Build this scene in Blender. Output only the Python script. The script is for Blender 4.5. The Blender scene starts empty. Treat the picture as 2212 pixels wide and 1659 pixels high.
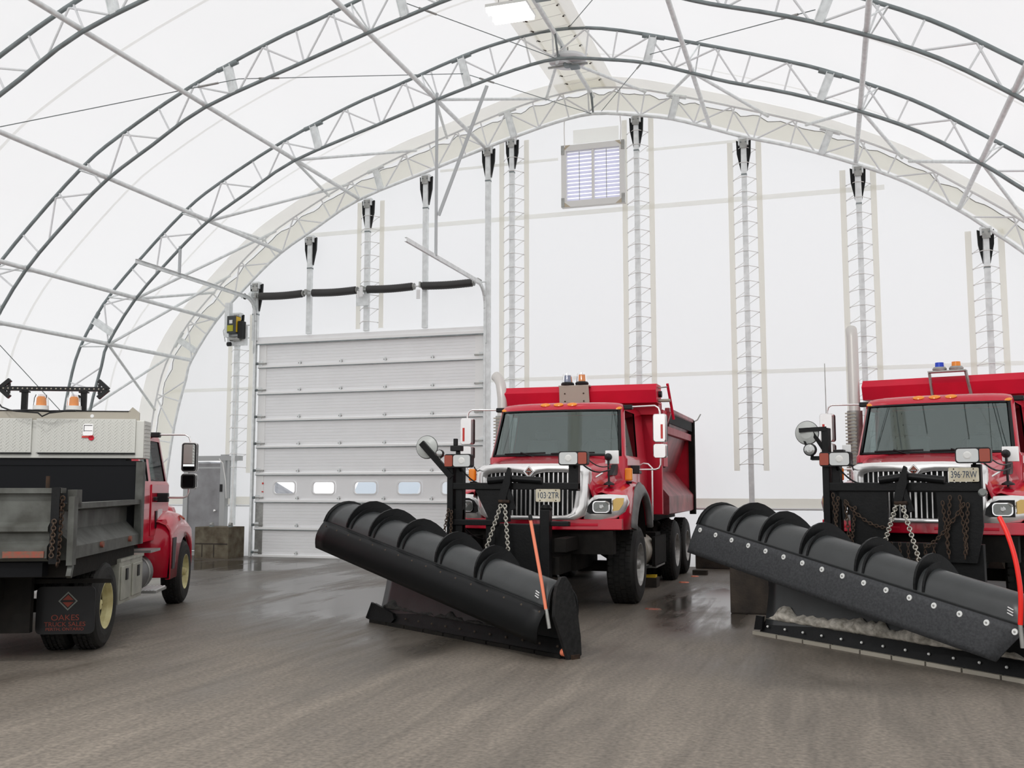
import bpy, math, random
from mathutils import Vector, Matrix, noise
random.seed(7)
COL = bpy.context.scene.collection
PI = math.pi
sin, cos, rad = math.sin, math.cos, math.radians

# ---------------------------------------------------------------- materials
def mat(name, col, rough=.5, metal=0., spec=.5, coat=0., var=0., vscale=6., bump=0., bscale=40., col2=None, thresh=.5):
    m = bpy.data.materials.new(name); m.use_nodes = True
    nt = m.node_tree; b = nt.nodes['Principled BSDF']
    b.inputs['Base Color'].default_value = (*col, 1); b.inputs['Roughness'].default_value = rough
    b.inputs['Metallic'].default_value = metal; b.inputs['Specular IOR Level'].default_value = spec
    b.inputs['Coat Weight'].default_value = coat
    tc = nt.nodes.new('ShaderNodeTexCoord')
    if var or col2:
        n = nt.nodes.new('ShaderNodeTexNoise'); n.inputs['Scale'].default_value = vscale; n.inputs['Detail'].default_value = 6
        nt.links.new(tc.outputs['Object'], n.inputs['Vector'])
        r = nt.nodes.new('ShaderNodeValToRGB'); nt.links.new(n.outputs['Fac'], r.inputs['Fac'])
        r.color_ramp.elements[0].position = thresh-.18; r.color_ramp.elements[1].position = thresh+.18
        c2 = col2 if col2 else tuple(c*(1-var) for c in col)
        r.color_ramp.elements[0].color = (*c2, 1); r.color_ramp.elements[1].color = (*col, 1)
        nt.links.new(r.outputs['Color'], b.inputs['Base Color'])
    if bump:
        n = nt.nodes.new('ShaderNodeTexNoise'); n.inputs['Scale'].default_value = bscale; n.inputs['Detail'].default_value = 4
        nt.links.new(tc.outputs['Object'], n.inputs['Vector'])
        bp = nt.nodes.new('ShaderNodeBump'); bp.inputs['Strength'].default_value = bump; bp.inputs['Distance'].default_value = .01
        nt.links.new(n.outputs['Fac'], bp.inputs['Height']); nt.links.new(bp.outputs['Normal'], b.inputs['Normal'])
    return m

def fabric(name, refl, trans):
    m = bpy.data.materials.new(name); m.use_nodes = True; nt = m.node_tree
    for n in list(nt.nodes): nt.nodes.remove(n)
    o = nt.nodes.new('ShaderNodeOutputMaterial'); a = nt.nodes.new('ShaderNodeAddShader')
    d = nt.nodes.new('ShaderNodeBsdfDiffuse'); t = nt.nodes.new('ShaderNodeBsdfTranslucent')
    d.inputs['Color'].default_value = (*refl, 1); t.inputs['Color'].default_value = (*trans, 1)
    nt.links.new(d.outputs[0], a.inputs[0]); nt.links.new(t.outputs[0], a.inputs[1]); nt.links.new(a.outputs[0], o.inputs[0])
    return m

def glass(name, tint, gloss=.08, rough=.02, refl=(1, 1, 1), fres=True):
    m = bpy.data.materials.new(name); m.use_nodes = True; nt = m.node_tree
    for n in list(nt.nodes): nt.nodes.remove(n)
    o = nt.nodes.new('ShaderNodeOutputMaterial'); mx = nt.nodes.new('ShaderNodeMixShader')
    g = nt.nodes.new('ShaderNodeBsdfGlossy'); t = nt.nodes.new('ShaderNodeBsdfTransparent'); f = nt.nodes.new('ShaderNodeFresnel')
    f.inputs['IOR'].default_value = 1.5; g.inputs['Roughness'].default_value = rough
    t.inputs['Color'].default_value = (*tint, 1); g.inputs['Color'].default_value = (*refl, 1)
    ad = nt.nodes.new('ShaderNodeMath'); ad.operation = 'ADD'; ad.inputs[1].default_value = gloss; ad.use_clamp = True
    
    if fres: nt.links.new(f.outputs[0], ad.inputs[0])
    else: ad.inputs[0].default_value = 0.
    nt.links.new(ad.outputs[0], mx.inputs[0])
    nt.links.new(t.outputs[0], mx.inputs[1]); nt.links.new(g.outputs[0], mx.inputs[2]); nt.links.new(mx.outputs[0], o.inputs[0])
    return m

def emit(name, col, s):
    m = bpy.data.materials.new(name); m.use_nodes = True; b = m.node_tree.nodes['Principled BSDF']
    b.inputs['Emission Color'].default_value = (*col, 1); b.inputs['Emission Strength'].default_value = s
    return m

M = {}
M['fab'] = fabric('white_fabric', (.22, .22, .22), (.66, .66, .66))
M['cream'] = fabric('doubled_fabric', (.36, .355, .325), (.555, .545, .50))
M['cream2'] = fabric('fabric_hem', (.33, .325, .31), (.62, .615, .59))
M['seam'] = fabric('fabric_seam', (.28, .28, .275), (.695, .695, .68))
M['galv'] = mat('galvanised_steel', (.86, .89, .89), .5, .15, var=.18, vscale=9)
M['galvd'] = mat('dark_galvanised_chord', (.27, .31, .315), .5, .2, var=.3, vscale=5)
M['web'] = mat('galvanised_web', (.80, .81, .82), .55, .0)
M['panel'] = mat('door_panel_paint', (.90, .905, .91), .5, var=.03, vscale=2)
M['stile'] = mat('door_stile', (.90, .90, .89), .5)
M['alu'] = mat('aluminium', (.86, .86, .86), .4, .15)
M['black'] = mat('black_paint', (.007, .0075, .008), .45, spec=.22, var=.3, vscale=8, bump=.15)
M['plow'] = mat('plow_black_paint', (.032, .035, .036), .34, spec=.55, var=.25, vscale=5, bump=.10, bscale=25)
M['flap'] = mat('flap_rubber_smooth', (.006, .0065, .007), .42, spec=.2, bump=.1, bscale=15)
M['flap2'] = mat('flap_rubber_scuffed', (.055, .057, .061), .6, spec=.25, col2=(.034, .036, .039), vscale=45, bump=.3, bscale=60)
M['rubber'] = mat('tyre_rubber', (.010, .010, .010), .7, spec=.3, col2=(.022, .021, .019), vscale=4, bump=.3, bscale=50)
M['blackpl'] = mat('black_plastic', (.009, .009, .010), .45, spec=.3)
M['under'] = mat('grimy_chassis', (.007, .0065, .006), .8, spec=.2, col2=(.014, .012, .010), vscale=7, bump=.4, bscale=25)
M['red'] = mat('red_truck_paint', (.56, .006, .030), .22, spec=.5, coat=.5)
M['redbox'] = mat('red_box_paint', (.66, .006, .036), .45, spec=.3, col2=(.56, .006, .028), vscale=2.5)
M['redside'] = mat('faded_red_side', (.48, .10, .115), .40, col2=(.14, .012, .020), vscale=2.2, bump=.1)
M['redfade'] = mat('salt_faded_red', (.42, .085, .10), .5, col2=(.36, .02, .04), vscale=3.5)
M['chrome'] = mat('chrome', (.90, .90, .90), .12, 1.)
M['chromew'] = mat('satin_chrome', (.88, .87, .86), .25, .72)
M['steel'] = mat('dull_steel', (.42, .42, .40), .45, .7, var=.3, vscale=10)
M['white'] = mat('white_paint', (.75, .75, .73), .5)
M['wheel'] = mat('silver_wheel', (.50, .49, .47), .4, .5, var=.4, vscale=12)
M['wheely'] = mat('yellowed_wheel', (.72, .68, .36), .5, col2=(.45, .38, .17), vscale=7)
M['glass'] = glass('windscreen_glass', (.45, .54, .53), .12, refl=(.86, 1, .97))
M['sglass'] = glass('side_glass', (.25, .28, .28), .13, fres=False)
M['lens'] = mat('headlamp_lens', (.55, .56, .55), .12, .6)
M['lensd'] = mat('truck_headlight_lens', (.20, .21, .20), .10, .5)
M['amber'] = mat('amber_lens', (.90, .28, .01), .2, spec=.7)
M['amberd'] = mat('dark_amber_lens', (.33, .045, .015), .25, spec=.7)
M['amberl'] = mat('pale_amber_lens', (.75, .50, .15), .25)
M['blue'] = mat('blue_lens', (.01, .06, .62), .2)
M['greyblue'] = mat('smoky_blue_lens', (.22, .27, .40), .2)
M['clear'] = glass('clear_dome', (.90, .90, .90), .03)
M['redlens'] = mat('red_reflector', (.60, .03, .02), .3)
M['seat'] = mat('grey_cab_interior', (.085, .09, .09), .8)
M['liner'] = mat('cab_liner', (.05, .052, .052), .8)
M['mirror'] = mat('mirror_glass', (.88, .90, .90), .02, 1.)
M['disc'] = mat('pale_mirror_back', (.50, .52, .50), .35)
M['platem'] = mat('licence_plate_white', (.68, .64, .52), .5, col2=(.52, .46, .33), vscale=14)
M['platetx'] = mat('plate_characters', (.03, .05, .09), .5)
M['orange'] = mat('faded_orange_rod', (.80, .22, .12), .45)
M['redrod'] = mat('red_marker_rod', (.85, .018, .010), .35)
M['rust'] = mat('rusty_steel', (.055, .032, .020), .8, spec=.2, col2=(.022, .016, .013), vscale=18, bump=.4)
M['chain'] = mat('galvanised_chain', (.55, .53, .47), .4, .7)
M['chaind'] = mat('rusty_chain', (.07, .045, .03), .7, .3)
M['boltw'] = mat('zinc_washer', (.75, .76, .74), .4, .3)
M['boltr'] = mat('rusty_bolt', (.06, .042, .028), .7)
M['grey'] = mat('flare_grey_rubber', (.17, .17, .165), .5, col2=(.11, .11, .11), vscale=6)
M['greybox'] = mat('grey_dump_body', (.115, .12, .11), .55, spec=.3, col2=(.055, .055, .048), vscale=5, bump=.15)
M['darkbox'] = mat('black_bulkhead', (.006, .0065, .008), .7, spec=.2)
M['rustred'] = mat('worn_red_tape', (.28, .05, .03), .6, col2=(.14, .09, .06), vscale=30)
M['tread'] = mat('diamond_plate', (.60, .60, .56), .42, .35, bump=0)
M['treadd'] = mat('grimy_tread_box', (.42, .42, .36), .5, .3, var=.3, vscale=6)
M['tan'] = mat('tan_steel', (.40, .37, .31), .5, .3)
M['tank'] = mat('fuel_tank', (.10, .10, .10), .4, .5)
M['conc'] = mat('dirty_concrete', (.17, .15, .105), .9, col2=(.075, .055, .035), vscale=5, bump=.8, bscale=20)
M['concd'] = mat('dark_curb', (.055, .042, .032), .9, col2=(.022, .018, .015), vscale=5, bump=.6)
M['mandoor'] = mat('grey_steel_door', (.30, .30, .31), .55, col2=(.20, .195, .20), vscale=3.2, thresh=.45)
M['frameg'] = mat('grey_door_frame', (.42, .43, .43), .5)
M['ral'] = fabric('pale_louvre', (.30, .30, .32), (.60, .60, .66))
M['vframe'] = mat('vent_frame', (.78, .78, .76), .6)
M['bracket'] = mat('tan_gusset', (.52, .45, .34), .6)
M['rope'] = mat('white_rope', (.88, .87, .85), .8)
M['spring'] = mat('black_spring', (.035, .034, .033), .55, bump=.3, bscale=80)
M['opener'] = mat('opener_housing', (.04, .045, .045), .45)
M['lime'] = mat('yellow_green_label', (.42, .40, .02), .5)
M['yellow'] = mat('yellow_paint', (.85, .55, .02), .5)
M['label'] = mat('white_label', (.8, .8, .8), .5)
M['slush'] = mat('dirty_snow', (.66, .62, .55), .9, col2=(.26, .24, .20), vscale=16, bump=.9, bscale=40)
M['slushd'] = mat('wet_grit', (.05, .046, .042), .8, col2=(.02, .02, .02), vscale=16, bump=.9, bscale=40)
M['grass'] = mat('outdoor_gravel_bank', (.36, .37, .40), .9, col2=(.25, .26, .28), vscale=4)
M['outyel'] = mat('outdoor_yellow', (.85, .75, .08), .7)
M['outwh'] = mat('outdoor_white_paint', (.75, .80, .85), .4)
M['outbl'] = mat('outdoor_blue_paint', (.64, .73, .82), .4)
M['outdk'] = mat('outdoor_dark_trim', (.22, .26, .33), .6)
M['snow'] = mat('outdoor_snow', (.70, .71, .73), .8)
M['galvm'] = mat('mid_grey_galvanised', (.48, .50, .51), .5, .1)  # mid-grey galvanised tone of the track hangers
M['stack'] = mat('exhaust_satin', (.66, .64, .61), .38, .35)
M['endpl'] = mat('scraped_black_plate', (.020, .020, .020), .6, spec=.25, col2=(.009, .009, .009), vscale=18, bump=.5)
M['tube'] = emit('lit_fluorescent_tube', (1, 1, 1), 6.0)
M['emred'] = mat('flap_red_print', (.20, .035, .02), .7)
M['emsil'] = mat('flap_grey_print', (.16, .17, .15), .7)

# ---------------------------------------------------------------- mesh helper
XF = [None]
class MB:
    def __init__(s): s.v = []; s.f = []; s.mi = []; s.sm = []; s.m = []
    def idx(s, m):
        m = M[m]
        if m not in s.m: s.m.append(m)
        return s.m.index(m)
    def add(s, vs, fs, m, sm=False):
        o = len(s.v); k = s.idx(m); s.v += [tuple(v) for v in vs]
        for f in fs: s.f.append([i+o for i in f]); s.mi.append(k); s.sm.append(sm)
        return s
    def box(s, x0, x1, y0, y1, z0, z1, m):
        v = [(x, y, z) for z in (z0, z1) for y in (y0, y1) for x in (x0, x1)]
        return s.add(v, [(0, 2, 3, 1), (4, 5, 7, 6), (0, 1, 5, 4), (2, 6, 7, 3), (0, 4, 6, 2), (1, 3, 7, 5)], m)
    def bar(s, a, b, w, h, m, up=(0, 0, 1)):
        a = Vector(a); b = Vector(b); d = (b-a).normalized(); up = Vector(up)
        if abs(d.dot(up)) > .98: up = Vector((0, 1, 0))
        x = d.cross(up).normalized(); y = x.cross(d).normalized()
        v = [p+x*i*w/2+y*j*h/2 for p in (a, b) for j in (-1, 1) for i in (-1, 1)]
        return s.add(v, [(0, 2, 3, 1), (4, 5, 7, 6), (0, 1, 5, 4), (2, 6, 7, 3), (0, 4, 6, 2), (1, 3, 7, 5)], m)
    def tube(s, pts, r, m, n=8, closed=False, radii=None):
        pts = [Vector(p) for p in pts]; N = len(pts); vs = []
        prev = None
        for i, p in enumerate(pts):
            if closed: d = pts[(i+1) % N]-pts[i-1]
            else: d = pts[min(i+1, N-1)]-pts[max(i-1, 0)]
            d.normalize()
            if prev is None:
                u = d.cross(Vector((0, 0, 1)))
                if u.length < .05: u = d.cross(Vector((1, 0, 0)))
            else: u = prev-d*prev.dot(d)
            u.normalize(); prev = u; w = d.cross(u)
            rr = radii[i] if radii else r
            for k in range(n): a = 2*PI*k/n; vs.append(p+u*cos(a)*rr+w*sin(a)*rr)
        fs = []
        for i in range(N if closed else N-1):
            for k in range(n):
                a = i*n+k; b = i*n+(k+1) % n; c = ((i+1) % N)*n+(k+1) % n; d = ((i+1) % N)*n+k
                fs.append((a, b, c, d))
        s.add(vs, fs, m, True)
        if not closed:
            s.add(vs[:n], [tuple(range(n))[::-1]], m); s.add(vs[-n:], [tuple(range(n))], m)
        return s
    def lathe(s, prof, o, ax, m, n=32, caps=True, mats=None):
        # prof: (along axis, radius)
        o = Vector(o); ax = Vector(ax).normalized(); u = ax.cross(Vector((0, 0, 1)))
        if u.length < .05: u = ax.cross(Vector((1, 0, 0)))
        u.normalize(); w = ax.cross(u); vs = []
        for (h, r) in prof:
            for k in range(n): a = 2*PI*k/n; vs.append(o+ax*h+u*cos(a)*r+w*sin(a)*r)
        for i in range(len(prof)-1):
            fs = []
            for k in range(n):
                k2 = (k+1) % n; fs.append((k, n+k, n+k2, k2))
            s.add(vs[i*n:(i+2)*n], fs, mats[i] if mats else m, True)
        if caps:
            if prof[0][1] > 1e-4: s.add(vs[:n], [tuple(range(n))], mats[0] if mats else m)
            if prof[-1][1] > 1e-4: s.add(vs[-n:], [tuple(range(n))[::-1]], mats[-1] if mats else m)
        return s
    def prism(s, poly, f0, f1, m, sm=False):
        # poly of 2-D points; f0,f1 map them to 3-D
        n = len(poly); a = [f0(*p) for p in poly]; b = [f1(*p) for p in poly]
        fs = [(i, (i+1) % n, n+(i+1) % n, n+i) for i in range(n)]
        s.add(a+b, fs, m, sm); s.add(a, [tuple(range(n))[::-1]], m); s.add(b, [tuple(range(n))], m)
        return s
    def loft(s, secs, m, sm=True, closed=False, skip=None, caps=False, flip=False):
        n = len(secs[0]); vs = [p for sc in secs for p in sc]; fs = []
        for i in range(len(secs)-1):
            for k in range(n if closed else n-1):
                if skip and skip(i, k): continue
                k2 = (k+1) % n; q = (i*n+k, i*n+k2, (i+1)*n+k2, (i+1)*n+k)
                fs.append(q[::-1] if flip else q)
        s.add(vs, fs, m, sm)
        if caps: s.add(secs[0], [tuple(range(n))[::-1]], m); s.add(secs[-1], [tuple(range(n))], m)
        return s
    def build(s, name, parent=None, bevel=0, solid=0, sub=0):
        me = bpy.data.meshes.new(name)
        vs = s.v if XF[0] is None else [XF[0](*v) for v in s.v]
        me.from_pydata(vs, [], s.f)
        for m in s.m: me.materials.append(m)
        me.polygons.foreach_set('material_index', s.mi); me.polygons.foreach_set('use_smooth', s.sm)
        me.update()
        o = bpy.data.objects.new(name, me); COL.objects.link(o)
        if parent: o.parent = parent
        if solid: md = o.modifiers.new('Solidify', 'SOLIDIFY'); md.thickness = solid; md.offset = 0
        if bevel: md = o.modifiers.new('Bevel', 'BEVEL'); md.width = bevel; md.segments = 2; md.limit_method = 'ANGLE'; md.angle_limit = rad(35); md.harden_normals = False
        return o

def tag(o, label, cat, group=None, kind=None):
    o['label'] = label; o['category'] = cat
    if group: o['group'] = group
    if kind: o['kind'] = kind
    return o
def struct(o, label=None, cat=None):
    o['kind'] = 'structure'
    if label: o['label'] = label
    if cat: o['category'] = cat
    return o
def empty(name, loc, rz=0):
    o = bpy.data.objects.new(name, None); COL.objects.link(o); o.location = loc; o.rotation_euler = (0, 0, rz)
    o.empty_display_size = .2; return o
def lab(o, t): o['label'] = t; return o
def lerp(a, b, t): return a+(b-a)*t
def polyat(P, x):
    for (a, b) in zip(P, P[1:]):
        if a[0] <= x <= b[0]: return lerp(a[1], b[1], (x-a[0])/(b[0]-a[0]+1e-9))
    return P[0][1] if x < P[0][0] else P[-1][1]
def rrect(w, h, r, n=4):
    out = []
    for (sx, sy, a0) in ((1, 1, 0), (-1, 1, 90), (-1, -1, 180), (1, -1, 270)):
        for k in range(n+1):
            a = rad(a0+90*k/n); out.append((sx*(w/2-r)+r*cos(a), sy*(h/2-r)+r*sin(a)))
    return out
def catmull(P, n=4):
    P = [Vector(p) for p in P]; out = []
    for i in range(len(P)-1):
        p0 = P[max(i-1, 0)]; p1 = P[i]; p2 = P[i+1]; p3 = P[min(i+2, len(P)-1)]
        for k in range(n):
            t = k/n; out.append(.5*((2*p1)+(p2-p0)*t+(2*p0-5*p1+4*p2-p3)*t*t+(3*p1-p0-3*p2+p3)*t**3))
    out.append(P[-1]); return out
def text(body, size, m, name, parent, mtx, depth=.002, width=None):
    cu = bpy.data.curves.new(name, 'FONT'); cu.body = body; cu.size = size; cu.align_x = 'CENTER'; cu.align_y = 'CENTER'; cu.extrude = depth
    t = bpy.data.objects.new('tmp_text', cu); COL.objects.link(t)
    bpy.context.view_layer.update()
    dg = bpy.context.evaluated_depsgraph_get()
    me = bpy.data.meshes.new_from_object(t.evaluated_get(dg)); me.name = name
    bpy.data.objects.remove(t); bpy.data.curves.remove(cu)
    xs = [v.co.x for v in me.vertices]
    if width and xs:
        k = width/(max(xs)-min(xs)); me.transform(Matrix.Diagonal((k, 1, 1, 1)))
    me.transform(mtx); me.materials.clear(); me.materials.append(M[m])
    o = bpy.data.objects.new(name, me); COL.objects.link(o); o.parent = parent; return o
FACE_FRONT = Matrix(((1, 0, 0, 0), (0, 0, -1, 0), (0, 1, 0, 0), (0, 0, 0, 1)))     # text read by someone looking along +Y

# ---------------------------------------------------------------- camera, world
sc = bpy.context.scene
f_px = 2150.
pitch = math.atan((1048-829.5)/f_px); yaw = math.atan(684*cos(pitch)/f_px)
cam = bpy.data.cameras.new('camera'); cam.lens = 36*f_px/2212; cam.sensor_width = 36; cam.clip_end = 300
co = bpy.data.objects.new('camera', cam); COL.objects.link(co); co.location = (0, 0, 1.6)
co.rotation_euler = (PI/2+pitch, 0, yaw); sc.camera = co
w = bpy.data.worlds.new('world'); sc.world = w; w.use_nodes = True
bg = w.node_tree.nodes['Background']; bg.inputs[0].default_value = (1, 1, 1.01, 1); bg.inputs[1].default_value = 1.0
sc.view_settings.view_transform = 'Standard'; sc.view_settings.look = 'None'; sc.view_settings.gamma = 1
sc.view_settings.use_curve_mapping = False; sc.view_settings.exposure = .30

# ---------------------------------------------------------------- building shell
YE = 19.8                                    # end truss plane
INN = [(-14.8, 0), (-14.75, 1.5), (-14.55, 3.0), (-14.28, 4.06), (-14.15, 4.5), (-13.52, 5.4), (-12.62, 6.27), (-11.85, 6.9), (-10.95, 7.42), (-9.9, 7.98),
       (-8.25, 8.47), (-6.9, 8.86), (-6.3, 9.02), (-5.3, 9.26), (-4.48, 9.36), (-3.6, 9.23), (-2.84, 9.06), (-2.07, 8.78), (-1.42, 8.53), (-.4, 8.2), (.69, 7.76),
       (1.6, 7.3), (2.48, 6.69), (2.9, 6.35), (3.52, 5.82), (4.2, 5.1), (4.8, 4.2), (5.2, 3.2), (5.42, 1.6), (5.5, 0)]
OUT = [(-15.45, 0), (-15.4, 1.5), (-15.22, 2.8), (-15.07, 3.7), (-14.85, 4.45), (-14.3, 5.35), (-13.46, 6.22), (-12.38, 7.18), (-11.6, 7.68), (-10.2, 8.38),
       (-8.68, 8.96), (-7.9, 9.19), (-6.34, 9.66), (-5.4, 9.85), (-4.53, 9.92), (-3.66, 9.82), (-2.41, 9.45), (-.46, 8.78), (.4, 8.42), (1.5, 7.86), (2.4, 7.25), (3.6, 6.35),
       (4.6, 5.35), (5.4, 4.2), (5.85, 3.0), (6.08, 1.5), (6.15, 0)]
INN = [tuple(p)[:2] for p in catmull([(*p, 0) for p in INN], 3)]
OUT = [tuple(p)[:2] for p in catmull([(*p, 0) for p in OUT], 3)]
CC = (-4.6, 3.0)
def rayhit(P, ang, off=0):
    a = rad(ang); dx, dz = cos(a), sin(a); best = None
    for (p, q) in zip(P, P[1:]):
        ex, ez = q[0]-p[0], q[1]-p[1]; den = dx*ez-dz*ex
        if abs(den) < 1e-9: continue
        t = ((p[0]-CC[0])*ez-(p[1]-CC[1])*ex)/den; u = ((p[0]-CC[0])*dz-(p[1]-CC[1])*dx)/den
        if t > 0 and -1e-6 <= u <= 1+1e-6: best = t
    if best is None: return None
    t = best+off; return (CC[0]+dx*t, CC[1]+dz*t)
def I_(a, off=0): return rayhit(INN, a, off)
def O_(a, off=0): return rayhit(OUT, a, off)
def _arc(P):
    s = [0.]
    for p, q in zip(P, P[1:]): s.append(s[-1]+math.hypot(q[0]-p[0], q[1]-p[1]))
    return s
INS = _arc(INN)
def near_s(p):
    best = (1e9, 0)
    for i in range(len(INN)-1):
        a, q = INN[i], INN[i+1]; ex, ez = q[0]-a[0], q[1]-a[1]; L2 = ex*ex+ez*ez
        t = min(1, max(0, ((p[0]-a[0])*ex+(p[1]-a[1])*ez)/L2)); d = math.hypot(a[0]+ex*t-p[0], a[1]+ez*t-p[1])
        if d < best[0]: best = (d, INS[i]+t*math.sqrt(L2))
    return best[1]
def IA(s):
    s = min(max(s, 0), INS[-1])
    for i in range(len(INS)-1):
        if INS[i] <= s <= INS[i+1]: t = (s-INS[i])/(INS[i+1]-INS[i]+1e-9); return (lerp(INN[i][0], INN[i+1][0], t), lerp(INN[i][1], INN[i+1][1], t))
    return INN[-1]
def topz(P, x): return polyat([p for p in P], x)
def offs(P, d):   # offset outwards from centre
    out = []
    for x, z in P:
        r = math.hypot(x-CC[0], z-CC[1]); out.append((x+(x-CC[0])/r*d, max(0, z+(z-CC[1])/r*d) if z > 0 else 0))
    return out
ROOF = offs(OUT, .06)
Y0 = -13.
ys = [Y0, -9, -5, -1, 3, 5.2, 8.1, 11.05, 14.0, 16.95, 20.1]
b = MB(); b.loft([[(x, y, z) for x, z in ROOF] for y in ys], 'fab')
struct(b.build('ceiling'), 'white translucent fabric roof cover arched over the trusses', 'roof')
# rear end behind the camera
b = MB(); n = len(ROOF); b.add([(x, Y0, z) for x, z in ROOF], [tuple(range(n))], 'fab')
struct(b.build('wall_rear'), 'white fabric wall closing the far end behind the viewer', 'wall')

# floor
def floor_mat():
    m = bpy.data.materials.new('wet_asphalt'); m.use_nodes = True; nt = m.node_tree; L = nt.links; b = nt.nodes['Principled BSDF']
    tc = nt.nodes.new('ShaderNodeTexCoord')
    def mapping(scale, rot): 
        mp = nt.nodes.new('ShaderNodeMapping'); mp.inputs['Scale'].default_value = scale; mp.inputs['Rotation'].default_value = (0, 0, rot)
        L.new(tc.outputs['Object'], mp.inputs['Vector']); return mp.outputs[0]
    def nz(vec, scale, det, dist=0.):
        n = nt.nodes.new('ShaderNodeTexNoise'); n.inputs['Scale'].default_value = scale; n.inputs['Detail'].default_value = det; n.inputs['Distortion'].default_value = dist
        L.new(vec, n.inputs['Vector']); return n.outputs['Fac']
    def ramp(fac, p0, p1, c0=(0, 0, 0, 1), c1=(1, 1, 1, 1)):
        r = nt.nodes.new('ShaderNodeValToRGB'); r.color_ramp.elements[0].position = p0; r.color_ramp.elements[1].position = p1
        r.color_ramp.elements[0].color = c0; r.color_ramp.elements[1].color = c1; L.new(fac, r.inputs['Fac']); return r.outputs['Color']
    def math_(op, a, bb, clamp=False):
        n = nt.nodes.new('ShaderNodeMath'); n.operation = op; n.use_clamp = clamp
        for i, q in enumerate((a, bb)):
            if isinstance(q, (int, float)): n.inputs[i].default_value = q
            else: L.new(q, n.inputs[i])
        return n.outputs[0]
    streak = nz(mapping((1.1, .16, 1), rad(-8)), 1.0, 6, 1.0)
    streak2 = nz(mapping((4.5, .5, 1), rad(-4)), 1.0, 5, 1.2)
    blotch = nz(mapping((1, 1, 1), 0), .45, 5, .4)
    fine = nz(mapping((1, 1, 1), 0), 30, 5)
    # wetness: puddled towards the doors, tracks further forward, contact shade painted in by the plows
    sep = nt.nodes.new('ShaderNodeSeparateXYZ'); L.new(tc.outputs['Object'], sep.inputs[0])
    wy = math_('MULTIPLY', math_('SUBTRACT', sep.outputs['Y'], 6.6), .16, True)
    wx = math_('MULTIPLY', math_('SUBTRACT', -3.2, sep.outputs['X']), .22, True)
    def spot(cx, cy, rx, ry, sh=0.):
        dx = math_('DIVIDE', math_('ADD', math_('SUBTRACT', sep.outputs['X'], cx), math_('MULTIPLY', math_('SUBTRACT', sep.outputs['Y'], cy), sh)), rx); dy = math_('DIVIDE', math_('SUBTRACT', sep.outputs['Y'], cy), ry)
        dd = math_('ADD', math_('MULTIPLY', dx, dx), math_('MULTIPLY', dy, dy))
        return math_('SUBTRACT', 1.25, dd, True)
    film_and_shade = math_('MAXIMUM', math_('MAXIMUM', spot(-6.6, 12.6, 1.25, 4.6, .52), spot(-1.6, 13.6, .8, 3.2, .12)), math_('MAXIMUM', spot(-12.0, 17.6, 2.6, 1.3), math_('MULTIPLY', .6, math_('MAXIMUM', spot(-7.4, 6.9, 3.0, 1.7), math_('MAXIMUM', spot(-3.4, 9.6, 2.2, .9, -.2), spot(.6, 9.3, 2.2, 1.0, -.2))))))  # inner spots by the plows also darken the floor in place of contact shade
    film_and_shade = math_('MULTIPLY', film_and_shade, ramp(math_('ADD', math_('ADD', math_('MULTIPLY', blotch, .35), math_('MULTIPLY', streak, .35)), math_('MULTIPLY', streak2, .30)), .36, .60))
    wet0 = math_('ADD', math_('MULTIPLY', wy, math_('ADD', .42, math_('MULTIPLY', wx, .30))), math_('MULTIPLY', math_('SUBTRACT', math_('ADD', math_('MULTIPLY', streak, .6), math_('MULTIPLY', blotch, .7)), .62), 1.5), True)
    wet_and_shade = math_('ADD', math_('MULTIPLY', wet0, .8), math_('MULTIPLY', film_and_shade, .85), True)
    c = nt.nodes.new('ShaderNodeMixRGB'); L.new(wet_and_shade, c.inputs[0]); c.inputs[1].default_value = (.190, .166, .138, 1); c.inputs[2].default_value = (.050, .044, .037, 1)
    d = nt.nodes.new('ShaderNodeMixRGB'); d.blend_type = 'MULTIPLY'; d.inputs[0].default_value = .55
    L.new(c.outputs[0], d.inputs[1]); L.new(ramp(streak2, .3, .7, (.55, .53, .52, 1), (1.15, 1.12, 1.1, 1)), d.inputs[2])
    e = nt.nodes.new('ShaderNodeMixRGB'); e.blend_type = 'MULTIPLY'; e.inputs[0].default_value = .5
    L.new(d.outputs[0], e.inputs[1]); L.new(ramp(fine, .3, .7, (.30, .29, .28, 1), (1.5, 1.48, 1.45, 1)), e.inputs[2])
    L.new(e.outputs[0], b.inputs['Base Color'])
    rg = nt.nodes.new('ShaderNodeMapRange'); L.new(wet_and_shade, rg.inputs[0]); rg.inputs[1].default_value = .1; rg.inputs[2].default_value = .95; rg.inputs[3].default_value = .70; rg.inputs[4].default_value = .13
    L.new(rg.outputs[0], b.inputs['Roughness']); b.inputs['Specular IOR Level'].default_value = .5
    bp = nt.nodes.new('ShaderNodeBump'); bp.inputs['Distance'].default_value = .012
    L.new(math_('MULTIPLY', math_('SUBTRACT', .95, wet_and_shade, True), .5), bp.inputs['Strength'])
    L.new(math_('ADD', math_('MULTIPLY', fine, .6), math_('MULTIPLY', streak2, .8)), bp.inputs['Height']); L.new(bp.outputs[0], b.inputs['Normal'])
    return m
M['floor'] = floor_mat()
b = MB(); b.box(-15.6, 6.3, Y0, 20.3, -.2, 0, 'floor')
struct(b.build('floor'), 'dark wet asphalt floor with swept tyre streaks and puddles', 'floor')

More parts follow.
